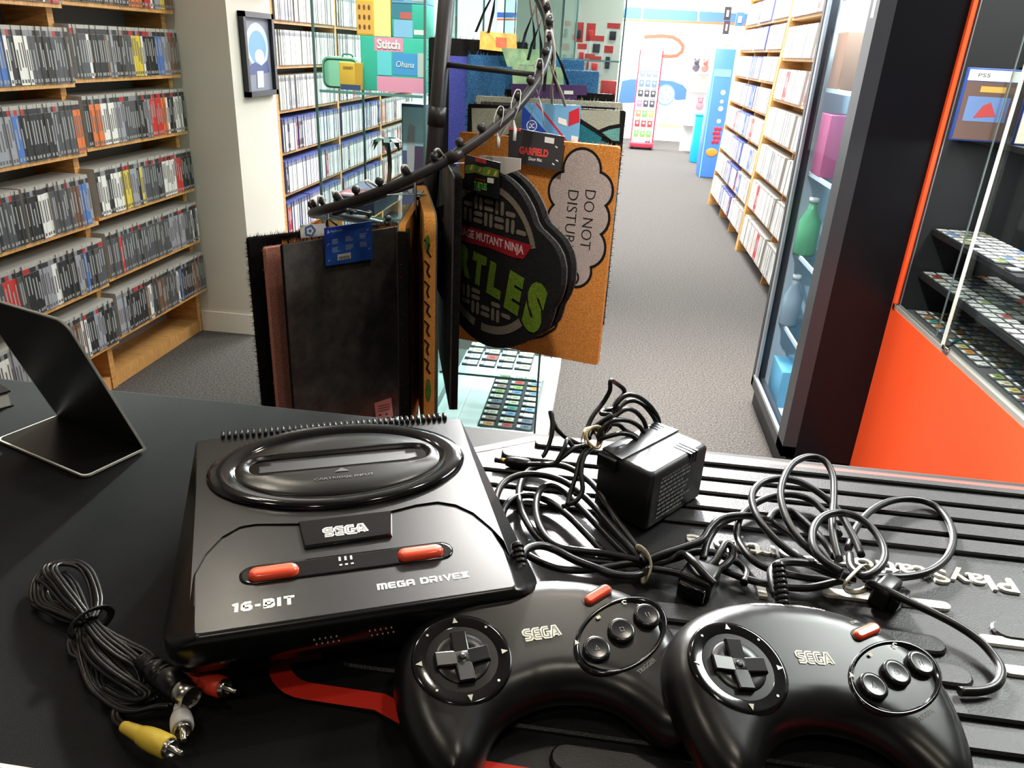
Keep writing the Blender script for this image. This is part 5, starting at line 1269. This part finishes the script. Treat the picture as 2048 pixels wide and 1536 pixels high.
for g_ in [o for o in bpy.data.objects if o.name.startswith('doormat') and o.get('label','').startswith('plain black shaggy')]:
    gg = Mat_(); gg.t = g_; gg.W = WM[g_.name]; gg.RX = Matrix.Rotation(PI/2,4,'X'); gg.z = .0164
    def lf(px, py, gg=gg):
        r = ray(px, py); nn = gg.W.to_3x3() @ Vector((0,1,0)); c_ = gg.W.to_translation() - nn*gg.z; tt = (c_-EYE).dot(nn)/r.dot(nn); q = gg.W.inverted() @ (EYE+r*tt); return (q.x, q.z)
    gg.loc = lf
    for pts in (((1022,188),(1172,190),(1172,170),(1022,167)), ((1022,206),(1152,208),(1152,190),(1022,187))):
        w1 = pcard(gg, pts, m_cp, .012 if pts[0][1] < 200 else .018)
    b = B(); b.T = gg.W; b.poly([bil(.80,1.1),bil(.94,1.1),bil(.94,1.5),bil(.80,1.5)], CL(gg,3)); b.build('price_sticker', m_white, w1)
# ================================================================ glass cabinets
m_gl = glass('pane_cabinet', (242,248,247), .04); m_gedge = mat('glass_edge', (70,96,92), .2); m_gshelf = mat('glass_shelf_edge', (110,150,146), .15)
m_lam = mat('white_laminate', (240,240,240), .45)
def glass_cabinet(label, x0, x1, y0, y1, zt, shelves, base=.05, baseov=(0,0), frame=False):
    t = thing('glass_cabinet', label, 'glass cabinet', ((x0+x1)/2,(y0+y1)/2,0))
    b = B(); b.box((x0-baseov[0],y0-.01,0),(x1+baseov[1],y1+.01,base)); b.build('base', m_lam, t)
    b = B(); b.box((x0,y0,zt),(x1,y1,zt+.03)); b.build('top', m_lam, t)
    for a, c in (((x0,y0,base),(x1,y0+.005,zt)),((x0,y1-.005,base),(x1,y1,zt)),((x0,y0+.005,base),(x0+.005,y1-.005,zt)),((x1-.005,y0+.005,base),(x1,y1-.005,zt))):
        b = B(); b.box(a, c); b.build('pane', m_gl, t)
    for x, y in ((x0,y0),(x1,y0),(x0,y1),(x1,y1)):
        b = B(); s_ = .0035; b.box((x-s_,y-s_,base),(x+s_,y+s_,zt)); b.build('pane_edge', m_gedge, t)
    for z in shelves:
        b = B(); b.box((x0+.008,y0+.008,z-.006),(x1-.008,y1-.008,z)); sh = b.build('glass_shelf', m_gl, t)
        b = B(); b.box((x0+.008,y0+.0065,z-.0075),(x1-.008,y0+.008,z+.0005)); b.build('shelf_edge', m_gshelf, sh)
    return t
ax0, ax1, ay0, ay1 = -.925, -.577, 2.45, 2.93
glass_cabinet('glass cabinet with stacked toy boxes, left of the rack pole', ax0, ax1, ay0, ay1, 1.95, (1.187, .800, .45))
bx0, bx1, by0, by1 = -.53, -.167, 2.45, 3.24
cb = glass_cabinet('glass cabinet with trays of small cartridges near the floor, below the hanging mats', bx0, bx1, by0, by1, 1.78, (.268, .68, 1.12, 1.52), .045, (.03,.045))
b = B(); b.box((bx1+.035,by0,.045),(bx1+.045,by1,.06)); b.build('rail', m_lam, cb)
b = B(); b.box((bx0+.055,by0+.02,.045),(bx0+.065,by1-.02,.052)); b.build('divider', mat('white_strip', (250,250,250), .4), cb)
random.seed(9)
W1 = [3,3,2,2,1,1,2,3,2,0,3,1]
# cartridges, in card trays
b = B(); b.box((-.385,2.49,.0455),(-.175,2.97,.0475)); tr = b.build('tray', mat('tray_black', (40,40,42), .6)); solo(tr, (-.28,2.73,.0455), 'dark tray of cartridges on the floor of the glass cabinet', 'tray')
carts(-.385, -.178, 3, [2.955-.050*k for k in range(10)][::1], .0475, 'cartridges on the glass cabinet floor', 'glass cabinet floor tray', [cart_proto(k, .056, .036, .007) for k in range(len(CLAB))], 0, hollow=0, wts=W1)
carts(-.46, -.20, 4, [2.80-.062*k for k in range(5)], .2682, 'cartridges on the low glass shelf', 'low glass cabinet shelf', [cart_proto(k, .058, .050, .007) for k in range(len(CLAB))], 0, hollow=0, wts=[4,1,2,0,1,4,0,0,1,4,0,4])
# contents of the left cabinet
def box3(name, label, cat, px0, px1, z0, z1, y, dep, faces, group=None, rz=0):
    """carton whose front spans pixels px0..px1 (image x, at its base) on plane y"""
    a = ony(px0, 150, y); c = ony(px1, 150, y); x0, x1 = a.x, c.x
    t = thing(name, label, cat, ((x0+x1)/2, y, z0), rz, group); W = WM[t.name]
    b = B(); b.T = W; hw = (x1-x0)/2; b.bbox((-hw,0,0),(hw,dep,z1-z0), .002); b.build('carton', faces[0], t)
    b = B(); b.T = W; ms = []
    for m, (u0, v0, u1, v1) in faces[1:]:
        if m not in ms: ms.append(m)
        b.mi = ms.index(m); k = faces.index((m,(u0,v0,u1,v1)))
        yy = -.0004-.0002*k; b.quad((-hw+2*hw*u0,yy,(z1-z0)*v0),(-hw+2*hw*u1,yy,(z1-z0)*v0),(-hw+2*hw*u1,yy,(z1-z0)*v1),(-hw+2*hw*u0,yy,(z1-z0)*v1))
    if ms: b.build('printed_front', ms, t)
    else: b.bm.free()
    return t, W, hw
y_ = 2.56
zS = 1.1875
m_teal = mat('box_teal', (64,178,156), .5); m_pk = mat('box_pinkish', (236,150,178), .5); m_lb = mat('box_lblue', (80,150,206), .5); m_yl = mat('box_yellow', (250,196,66), .5); m_mint = mat('case_mint', (160,222,190), .4); m_pg = mat('box_pale', (190,196,190), .5); m_ye2 = mat('box_yellow2', (232,180,70), .5); m_ylp = mat('box_pale_yellow', (252,232,150), .5); m_sky = mat('box_sky2', (142,186,220), .5)
zt1 = ony(780, 74, y_).z
t, W, hw = box3('toy_box', 'teal and pink toy box with a blue window, standing on the glass shelf', 'toy box', 722, 851, zS, zt1, y_, .14, [m_teal, (m_pk,(.22,.74,.66,.99)), (m_lb,(.50,.32,.88,.72)), (m_pg,(.88,.30,1.0,.74)), (m_pk,(.25,0,1.0,.28)), (mat('box_cyan', (110,200,210), .5),(.26,.30,.48,.74))])
b = B(); b.T = W; fit('Stitch', hw*.70, .028, Matrix.Translation((-hw*.12,-.003,(zt1-zS)*.87)) @ Matrix.Rotation(PI/2,4,'X'), b, .03); fit('Ohana', hw*.55, .018, Matrix.Translation((hw*.38,-.003,(zt1-zS)*.52)) @ Matrix.Rotation(PI/2,4,'X'), b, .0, shear=.2); b.build('lettering', m_white, t)
z2 = zt1+.0005; zt2 = ony(748, -14, y_).z
t, W, hw = box3('toy_box', 'yellow toy box with a paler right side, on top of the teal and pink box', 'toy box', 716, 783, z2, zt2, y_, .12, [m_yl, (m_ylp,(.52,0,1,1)), (mat('box_amber', (240,176,90), .5),(.03,.04,.48,.8))])
b = B(); b.T = W; rnd = random.Random(2)
for i in range(3):
    for j in range(3): b.poly(ell(-hw*.8+hw*.28*i, .025+.028*j, .004, .007, 8), Matrix.Translation((0,-.0025,0)) @ Matrix.Rotation(PI/2,4,'X'))
b.build('printed_icons', mat('icon_ink', (120,80,50), .5), t)
box3('toy_box', 'teal and blue toy box on top of the stack, nearest the rack pole', 'toy box', 785, 851, z2, ony(820,8,y_).z, y_, .12, [m_teal, (mat('box_deep', (70,130,150), .5),(0,.55,.6,1)), (m_sky,(.06,0,.62,.52)), (mat('box_coral', (206,100,96), .5),(.25,.55,.6,.75)), (m_white,(.66,.1,.95,.25))])
box3('toy_box', 'pale blue box with a dark picture at the very top of the stack', 'toy box', 785, 851, ony(820,8,y_).z+.0008, ony(820,-40,y_).z, y_, .12, [m_sky, (m_lb,(0,.1,.35,1)), (m_pg,(.6,.1,1,1))])
# mint carry case with small yellow box before it
xa = ony(645, 150, y_); xb = ony(719, 150, y_); zc_ = ony(680, 114, y_).z
t = thing('carry_case', 'mint green zipped carry case on the glass shelf beside the teal box', 'case', ((xa.x+xb.x)/2, y_, zS)); W = WM[t.name]; hw = (xb.x-xa.x)/2
b = B(); b.T = W; b.prism(rrect(-hw,0,hw,zc_-zS,.022,6), -.08, 0, Matrix.Rotation(PI/2,4,'X')); b.build('shell', m_mint, t)
b = B(); b.T = W; b.tube([(p[0],-.002,p[1]) for p in rrect(-hw+.006,.006,hw-.006,zc_-zS-.006,.02,6)], .0016, 6, closed=True); b.build('zip', mat('zip_green', (70,110,96), .5), t)
b = B(); b.T = W; b.tube(smooth([(.0,.02,zc_-zS-.002),(.005,.02,zc_-zS+.008),(.03,.02,zc_-zS+.008),(.036,.02,zc_-zS-.002)], 4), .003, 6); b.build('handle', MC['zip_green'], t)
t, W, hw = box3('small_box', 'small yellow box with dark foot standing before the mint case', 'box', 679, 722, zS, ony(700,125,y_-.03).z, y_-.04, .03, [m_ye2, (mat('box_navy', (70,84,120), .5),(.03,0,.97,.2)), (mat('box_gold', (214,158,60), .5),(.72,.2,1,1))])
b = B(); b.T = W; fit('DISNEY', hw*.9, .008, Matrix.Translation((-hw*.15,-.002,.066)) @ Matrix.Rotation(PI/2,4,'X'), b, .01); b.build('lettering', m_dark, t)
# lower shelf
zL = .8005
t, W, hw = box3('console_box', 'dark flat box with red and navy lid lying on the lower glass shelf', 'box', 655, 742, zL, zL+.06, 2.47, .30, [mat('box_indigo', (44,44,66), .4)])
b = B(); b.T = W; b.mi = 0; b.quad((-hw+.01,.02,.0604),(hw-.01,.02,.0604),(hw-.01,.12,.0604),(-hw+.01,.12,.0604)); b.mi = 1; b.quad((-hw+.01,.13,.0604),(hw-.01,.13,.0604),(hw-.01,.28,.0604),(-hw+.01,.28,.0604)); b.mi = 2; b.quad((-hw+.02,.035,.0607),(hw-.03,.035,.0607),(hw-.03,.055,.0607),(-hw+.02,.055,.0607)); b.build('printed_lid', [mat('lid_red', (170,52,66), .4), mat('lid_navy', (60,72,104), .4), mat('lid_pale', (206,170,176), .4)], t)
tx = ony(775, 300, 2.78); t = thing('palm_figure', 'small green palm tree figure on the lower glass shelf', 'figurine', (tx.x, 2.78, zL)); 
b = B(); b.lathe([(.035,0),(.04,.02),(.02,.05)], Matrix.Translation((tx.x,2.78,zL)), 18); b.build('base', mat('fig_green', (40,84,50), .6), t)
b = B(); b.tube(smooth([(tx.x,2.78,zL+.04),(tx.x+.008,2.78,zL+.12),(tx.x+.002,2.78,zL+.20)], 4), .008, 8); b.build('trunk', mat('fig_brown', (92,66,44), .7), t)
b = B()
for k in range(9):
    a = 2*PI*k/9; c_, s_ = math.cos(a), math.sin(a); P = [(tx.x+.002+c_*r, 2.78+s_*r, zL+.20+zz) for r, zz in ((0,0),(.03,.018),(.055,.008),(.07,-.02))]
    for p, q, w0, w1_ in zip(P, P[1:], (.004,.012,.010), (.012,.010,.001)):
        n_ = Vector((-s_, c_, 0)); b.quad(Vector(p)-n_*w0, Vector(p)+n_*w0, Vector(q)+n_*w1_, Vector(q)-n_*w1_)
b.build('leaves', mat('fig_leaf', (24,60,36), .6), t)
t, W, hw = box3('art_box', 'tall dark figure box with pale abstract picture on the lower glass shelf', 'box', 802, 851, zL, ony(828,208,2.70).z, 2.70, .10, [mat('box_dusk', (96,96,130), .45), (mat('box_haze', (190,214,230), .45),(.05,.55,.95,.97)), (mat('box_plum', (92,66,92), .45),(.55,.05,.97,.6))])
b = B(); b.T = W; b.poly([(-hw*.5,.05),(-hw*.1,.04),(hw*.1,.16),(hw*.15,.27),(-hw*.25,.28),(-hw*.55,.20)], Matrix.Translation((0,-.003,0)) @ Matrix.Rotation(PI/2,4,'X')); b.build('pale_shape', mat('box_bone', (186,170,176), .45), t)
t, W, hw = box3('white_box', 'white flat box low in the left glass cabinet', 'box', 770, 845, .4505, .56, 2.50, .25, [m_lam, (mat('print_pinkish', (214,130,160), .5),(.3,.3,.7,.8))])
# contents high in the middle cabinet
for px0, px1, z0, hgt, yy, colr, lab in ((905,950,1.1205,.13,2.80,(170,196,214),'pale blue box in the middle glass cabinet behind the rail'),(960,1010,1.1205,.17,3.0,(196,206,210),'pale grey box in the middle glass cabinet behind the rail'),(1030,1075,1.1205,.16,2.9,(60,84,96),'dark slate figure box in the middle glass cabinet behind the rail'),(1010,1060,1.5205,.14,2.8,(120,160,176),'teal-grey box on the upper shelf of the middle glass cabinet')):
    box3('figure_box', lab, 'box', px0, px1, z0, z0+hgt, yy, .10, [mat('fb_%d' % px0, colr, .4), (m_lam,(.1,.7,.9,.95))])

# ================================================================ tall accessory cabinet farther back
cx0, cx1, cy0, cy1 = -.62, .022, 4.48, 4.95
cc = glass_cabinet('tall glass cabinet of red accessory packs farther down the shop', cx0, cx1, cy0, cy1, 2.2, (.86, 1.30, 1.66))
b = B(); b.box((cx0+.01,cy1-.02,.05),(cx1-.01,cy1-.008,2.2)); b.build('back_panel', mat('back_pale', (222,216,206), .6), cc)
m_acr = mat('acc_red', (214,58,58), .5); m_acw = mat('acc_white', (240,236,232), .5); m_ack = mat('acc_black', (52,44,48), .5)
PK = [(1147,45,1168,84,'red topped accessory pack, far left of the upper row'),(1171,47,1192,82,'red accessory pack, middle of the upper row'),(1211,47,1241,88,'red and white accessory pack with a dark device, right of the upper row'),
      (1177,72,1209,113,'red and white accessory pack, centre of the second row'),(1152,88,1174,130,'red and white accessory pack, left of the second row'),(1167,108,1190,146,'white accessory pack with red edge, lower left'),(1204,92,1227,148,'white accessory pack with a black strap, lower right'),(1176,113,1203,147,'white accessory pack with red drawing, lower centre')]
for i, (x0, y0, x1, y1, lab) in enumerate(PK):
    yy = 4.62 - .018*i; A = ony(x0, y1, yy); C2 = ony(x1, y0, yy); t = thing('accessory_pack', lab, 'accessory pack', ((A.x+C2.x)/2, yy, A.z), None, 'accessory packs in the tall cabinet')
    b = B(); b.box((A.x,yy,A.z),(C2.x,yy+.012,C2.z)); b.build('card', m_acw if i > 1 else m_acr, t); w_ = C2.x-A.x; hh = C2.z-A.z
    b = B(); b.box((A.x,yy-.001,C2.z-hh*.25),(C2.x,yy,C2.z)); b.build('header', m_acr, t)
    b = B(); b.bbox((A.x+w_*.25,yy-.012,A.z+hh*.2),(C2.x-w_*.25,yy,A.z+hh*.62), .003); b.build('device', [m_ack, m_acr, m_ack, m_ack, m_acr, m_acr, m_ack, m_acr][i], t)
A = ony(1198,206,4.62); C2 = ony(1241,163,4.62); carton('product_box', 'plain red box on a lower shelf of the tall accessory cabinet', 'box', (A.x,4.62,A.z),(C2.x-.02,4.72,C2.z), m_acr)
A = ony(1176,34,4.62); C2 = ony(1236,-10,4.62); carton('product_box', 'red box with pale picture at the top of the tall accessory cabinet', 'box', (A.x,4.62,1.6605),(C2.x-.03,4.72,C2.z+.02), m_acr)

# ================================================================ far shop front
YW = YB - .004
def wp(px, py): p = ony(px, py, YW); return (p.x, p.z)
WM_ = Matrix.Translation((0, YW, 0)) @ Matrix.Rotation(PI/2, 4, 'X')
mu = thing('wall_mural', 'printed wall mural of a blue car and orange track at the aisle end', 'mural', (.6, YW, 0))
b = B(); b.poly([wp(*p) for p in ((700,15),(1236,32),(1252,14),(1640,36),(1640,58),(1240,36),(700,34))], WM_); b.build('blue_band', mat('mural_blue', (56,92,176), .6), mu)
b = B()
for px in (1138,1284,1397): b.poly([wp(px-1,16),wp(px+2,16),wp(px+1,42),wp(px-2,42)], WM_, .002)
b.build('band_gap', m_wallf, mu)
b = B(); b.poly([wp(*p) for p in ((700,36),(1240,38),(1460,45),(1640,60),(1640,66),(1460,50),(1240,41),(700,40))], WM_, .001); b.build('orange_line', mat('mural_orange', (226,84,44), .6), mu)
b = B(); b.ribbon([wp(*p) for p in ((1288,74),(1300,73),(1325,72),(1345,74),(1358,81),(1366,92),(1364,103),(1354,111),(1340,113),(1326,112))], .055, WM_, .002); b.build('track', mat('mural_track', (214,64,40), .6), mu)
b = B(); b.poly([wp(*p) for p in ((1236,206),(1244,162),(1262,158),(1300,160),(1318,160),(1345,162),(1366,170),(1378,184),(1377,199),(1350,200),(1346,183),(1331,172),(1317,180),(1313,204))], WM_, .002); b.mi = 1; b.poly([wp(*p) for p in ((1325,147),(1340,144),(1352,149),(1350,152),(1328,150))], WM_, .002); b.build('car_body', [mat('mural_car', (50,88,170), .5), mat('mural_aqua', (120,206,200), .5)], mu)
b = B(); x, z = wp(1331,190); r = (wp(1350,190)[0]-x); b.mi = 0; b.poly(ell(x,z,r,r*1.06,28), WM_, .004); b.mi = 1; b.poly(ell(x,z,r*.84,r*.9,28), WM_, .006); b.mi = 2
for k in range(5): a = 2*PI*k/5+.3; b.poly(ell(x+r*.5*math.cos(a), z+r*.52*math.sin(a), r*.2, r*.2, 10), WM_, .008)
b.build('car_wheel', [mat('tyre', (90,120,140), .6), mat('rim', (216,228,232), .5), mat('rim_gap', (110,140,150), .5)], mu)
b = B(); b.poly([wp(*p) for p in ((1316,247),(1362,250),(1361,256),(1316,253))], WM_, .002); b.build('yellow_line', mat('mural_yellow', (244,222,120), .6), mu)
# gift-card stand
gy = 12.5; gl_ = ony(1262,285,gy); gr = ony(1303,287,gy); ztop_ = ony(1300,100,gy).z
gs = thing('card_stand', 'white gift card stand with red base and sides at the end of the aisle', 'stand', ((gl_.x+gr.x)/2, gy, 0))
b = B(); b.box((gl_.x,gy,.10),(gr.x,gy+.05,ztop_)); b.build('panel', m_lam, gs)
b = B(); b.box((gl_.x-.015,gy-.02,.10),(gl_.x,gy+.06,ztop_)); b.box((gr.x,gy-.02,.10),(gr.x+.02,gy+.06,ztop_)); b.build('side', mat('stand_red', (206,40,60), .4), gs)
b = B(); b.bbox((gl_.x-.02,gy-.14,.035),(gr.x+.02,gy+.2,.10), .01); b.build('base', MC['stand_red'], gs)
for sx in (gl_.x+.02, gr.x-.02):
    for sy in (-.11, .17): b = B(); b.lathe([(.035,-.015),(.035,.015)], Matrix.Translation((sx,gy+sy,.035)) @ Matrix.Rotation(PI/2,4,'Y'), 12); b.build('castor', m_dark, gs)
RC = [('slate blue',(120,130,170)),('blue',(96,120,190)),('black',(64,62,68)),('black',(66,64,72)),('orange',(226,120,80)),('red',(226,60,56)),('green',(60,150,76)),('white',(222,216,216))]
gw = (gr.x-gl_.x); gz = [ony(1290, 145+20.2*k, gy).z for k in range(8)]
for j, z in enumerate(gz):
    for i in range(3):
        x = gl_.x+gw*(.2+.3*i); nm, cc_ = RC[j]
        if j == 4 and i == 1: nm, cc_ = 'green', (104,170,80)
        if j == 4 and i == 2: nm, cc_ = 'yellow', (226,176,80)
        if j == 3 and i == 0: nm, cc_ = 'pink', (206,110,150)
        if j == 7 and i == 2: nm, cc_ = 'black', (64,62,68)
        if j == 7 and i == 0: nm = 'pinkish white'
        b = B(); w_ = gw*.115; b.mi = 0; b.box((x-w_,gy-.012,z-.055),(x+w_,gy-.008,z+.055)); b.mi = 1; b.poly(ell(x,z,.018,.018,12), Matrix.Translation((0,gy-.0125,0)) @ Matrix.Rotation(PI/2,4,'X')); b.box((x-w_*.8,gy-.0124,z+.035),(x+w_*.8,gy-.012,z+.046))
        o = b.build('gift_card', [mat('gift_'+nm.replace(' ','_'), cc_, .4), m_lam]); solo(o, (x,gy-.01,z-.055), '%s gift card, %s row from the top, %s column' % (nm, nth(j+1), ['left','middle','right'][i]), 'gift card', 'gift cards on the stand')
# blue toy stand and neighbours
bs = thing('toy_stand', 'tall blue toy stand with red cherries picture beside the right shelving', 'toy stand', (1.2, 9.85, 0)); sy = 9.8
s0 = ony(1396,352,sy); s1 = ony(1430,356,sy); zt = ony(1444,97,sy).z
b = B(); b.bbox((s0.x,sy,0),(s1.x+.02,sy+.35,zt), .01); b.build('body', mat('toy_blue', (74,126,214), .4), bs)
b = B(); b.box((s0.x+.02,sy-.004,zt-.30),(s1.x,sy,zt-.22)); b.box((s0.x+.01,sy-.005,0.0),(s0.x+.022,sy,zt-.22)); b.build('trim', mat('toy_aqua', (120,206,236), .4), bs)
b = B()
for k in range(4):
    for i in range(2): b.sphere((s0.x+.12+.045*i+.012*(k%2), sy-.004, zt*.32-.04+.05*k), .024, 10, 8, (1,.2,1))
b.build('cherries', mat('toy_red', (206,44,60), .4), bs)
b = B(); b.sphere((s0.x+.12,sy-.004,.30), .07, 14, 10, (1,.1,.7)); b.build('orange_picture', mat('toy_orange', (240,140,50), .4), bs)
b = B()
for z, r in ((.98,.03),(.88,.022),(.80,.03),(.66,.026)): b.sphere((s0.x+.15,sy-.003,z), r, 12, 8, (1,.1,1))
b.build('pale_picture', mat('toy_pale', (196,220,236), .4), bs)
c0 = ony(1384,296,11.2); c1_ = ony(1409,232,11.2)
t = thing('bin', 'bright cyan bin standing to the left of the blue toy stand', 'bin', (c0.x+.1, 11.2, 0)); b = B(); b.bbox((c0.x,11.2,0),(c1_.x,11.45,c1_.z), .01); b.build('body', mat('bin_cyan', (20,160,216), .4), t); b = B(); b.bbox((c0.x-.01,11.19,c1_.z),(c1_.x+.01,11.46,c1_.z+.02), .004); b.build('lid', mat('bin_cyan2', (50,180,226), .4), t)
st_ = thing('goods_rack', 'white rack of plush toys and boxes at the far right end of the aisle', 'rack', (1.1, 12.3, 0)); a0 = ony(1372,222,12.3); a1 = ony(1412,225,12.3)
for z in (.42, .62, .9, 1.15): b = B(); b.box((a0.x,12.3,z-.02),(a1.x+.1,12.6,z)); b.build('shelf', m_lam, st_)
b = B(); b.box((a0.x,12.6,0),(a1.x+.1,12.62,1.4)); b.build('back_panel', m_lam, st_)
GD = [((224,206,196),'cream'),((196,120,130),'rose'),((120,150,130),'sage green'),((240,240,240),'white'),((226,214,150),'pale yellow'),((110,120,170),'violet'),((70,64,70),'dark grey'),((180,90,80),'brick red')]
k = 0
for z in (.62, .9, 1.15):
    for i in range(3):
        x = a0.x+.07+.13*i; c_, nm = GD[k % 8]; k += 1
        t = thing('plush_toy', '%s plush toy, %s from left on the %s shelf of the far white rack' % (nm, nth(i+1), {.62:'lowest',.9:'middle',1.15:'top'}[z]), 'plush toy', (x,12.4,z), None, 'plush toys on the far rack')
        b = B(); b.sphere((x,12.4,z+.06), .055, 12, 8, (1,.8,1.1)); b.build('body', mat('plush_%d' % (k % 8), c_, .9), t); b = B(); b.sphere((x,12.39,z+.135), .04, 12, 8); b.sphere((x-.03,12.39,z+.17), .014, 8, 6); b.sphere((x+.03,12.39,z+.17), .014, 8, 6); b.build('head', MC['plush_%d' % (k % 8)], t)
# hanging packs high by the right shelving
for i, (x0, y0, x1, y1, cl, nm) in enumerate(((1447,14,1464,40,(46,40,46),'black'),(1445,42,1461,68,(60,50,54),'dark brown'),(1443,74,1466,96,(230,196,166),'peach'),(1470,25,1490,52,(70,110,150),'slate blue'))):
    yy = 8.6; A = ony(x0,y1,yy); C2 = ony(x1,y0,yy); t = thing('hanging_pack', '%s pack hanging at the far end of the right shelving' % nm, 'hanging pack', ((A.x+C2.x)/2,yy,A.z), None, 'packs hanging by the far shelving')
    b = B(); b.box((A.x,yy,A.z),(C2.x,yy+.03,C2.z)); b.build('card', mat('hp_%d' % i, cl, .5), t); b = B(); b.box((A.x+.02,yy-.004,A.z+.03),(C2.x-.02,yy,A.z+.09)); b.build('window', mat('hp_w', (176,164,152), .5), t)
# ================================================================ lights
def area(name, loc, size, power, col=(1,1,1), rot=(0,0,0), shape='SQUARE', sy_=None, spread=None):
    l = bpy.data.lights.new(name, 'AREA'); l.energy = power; l.color = col; l.shape = shape; l.size = size
    if sy_: l.shape = 'RECTANGLE'; l.size_y = sy_
    if spread: l.spread = spread
    o = bpy.data.objects.new(name, l); o.location = loc; o.rotation_euler = rot; COL.objects.link(o); return o
WARM = (1, .90, .74); COOL = (.93, .96, 1)
for i, (x, y, p) in enumerate(((-1.3,1.5,8),(-1.0,.1,4),(.55,.15,5),(-.1,-1.0,5),(.3,1.5,8),(-1.35,2.3,7))):
    area('downlight', (x, y, 2.97), .14, p, WARM, shape='DISK')
for x, y, p in ((.45,4.3,100),(.4,6.2,170),(.4,8.3,210),(.4,10.5,300),(.4,12.6,420),(-1.0,4.8,75),(-.9,7.2,120)):
    area('ceiling_panel', (x, y, 2.96), 1.1, p, COOL, sy_=.5)
area('cabinet_light', (-.345, 2.85, 1.76), .25, 14, (1,1,1)); area('fridge_light', (.86, 2.72, 2.04), .15, 36, (.9,.97,1), sy_=.4); area('case_fill_top', (1.35, 1.6, 2.3), .5, 75, (1,.97,.92), sy_=.8); area('case_fill_low', (1.06, 1.45, 1.155), .06, 9, (1,.98,.95), sy_=1.6)  # both display case lamps are added to brighten the cartridges, no known fixture
def aimed(name, loc, to, size, power, col, spread):
    d = Vector(to)-Vector(loc); return area(name, loc, size, power, col, d.to_track_quat('-Z','Y').to_euler(), 'DISK', None, math.radians(spread))
d_ = Vector((-.05,.68,.97))-Vector((-.42,5.4,2.92)); area('track_panel', (-.42,5.4,2.92), .85, 185, (1,.97,.92), d_.to_track_quat('-Z','Y').to_euler(), sy_=.55, spread=math.radians(36))
area('aisle_fill', (.5,3.0,2.96), .8, 26, (1,.97,.93), sy_=.5, spread=math.radians(50))  # added fill without a known fixture, lifts the near aisle carpet
aimed('fill_spot', (-.25, .8, 2.9), (.95, 2.05, .30), .12, 14, (1,.95,.9), 50)  # invented spot, put in to brighten the orange front
aimed('fill_spot', (-.5, 1.2, 2.9), (-.70, 2.55, 1.30), .12, 3.2, (1,.96,.9), 34)  # invented spot, put in to light the fronts of the toy boxes
w = bpy.data.worlds.new('world'); sc.world = w; w.use_nodes = True; w.node_tree.nodes['Background'].inputs[0].default_value = (.6,.62,.66,1); w.node_tree.nodes['Background'].inputs[1].default_value = .02
sc.cycles.max_bounces = 6; sc.cycles.transparent_max_bounces = 18; sc.cycles.adaptive_threshold = .025; sc.cycles.diffuse_bounces = 3; sc.cycles.glossy_bounces = 3
sc.cycles.use_denoising = True; sc.cycles.sample_clamp_indirect = 6; sc.cycles.caustics_reflective = False; sc.cycles.caustics_refractive = False
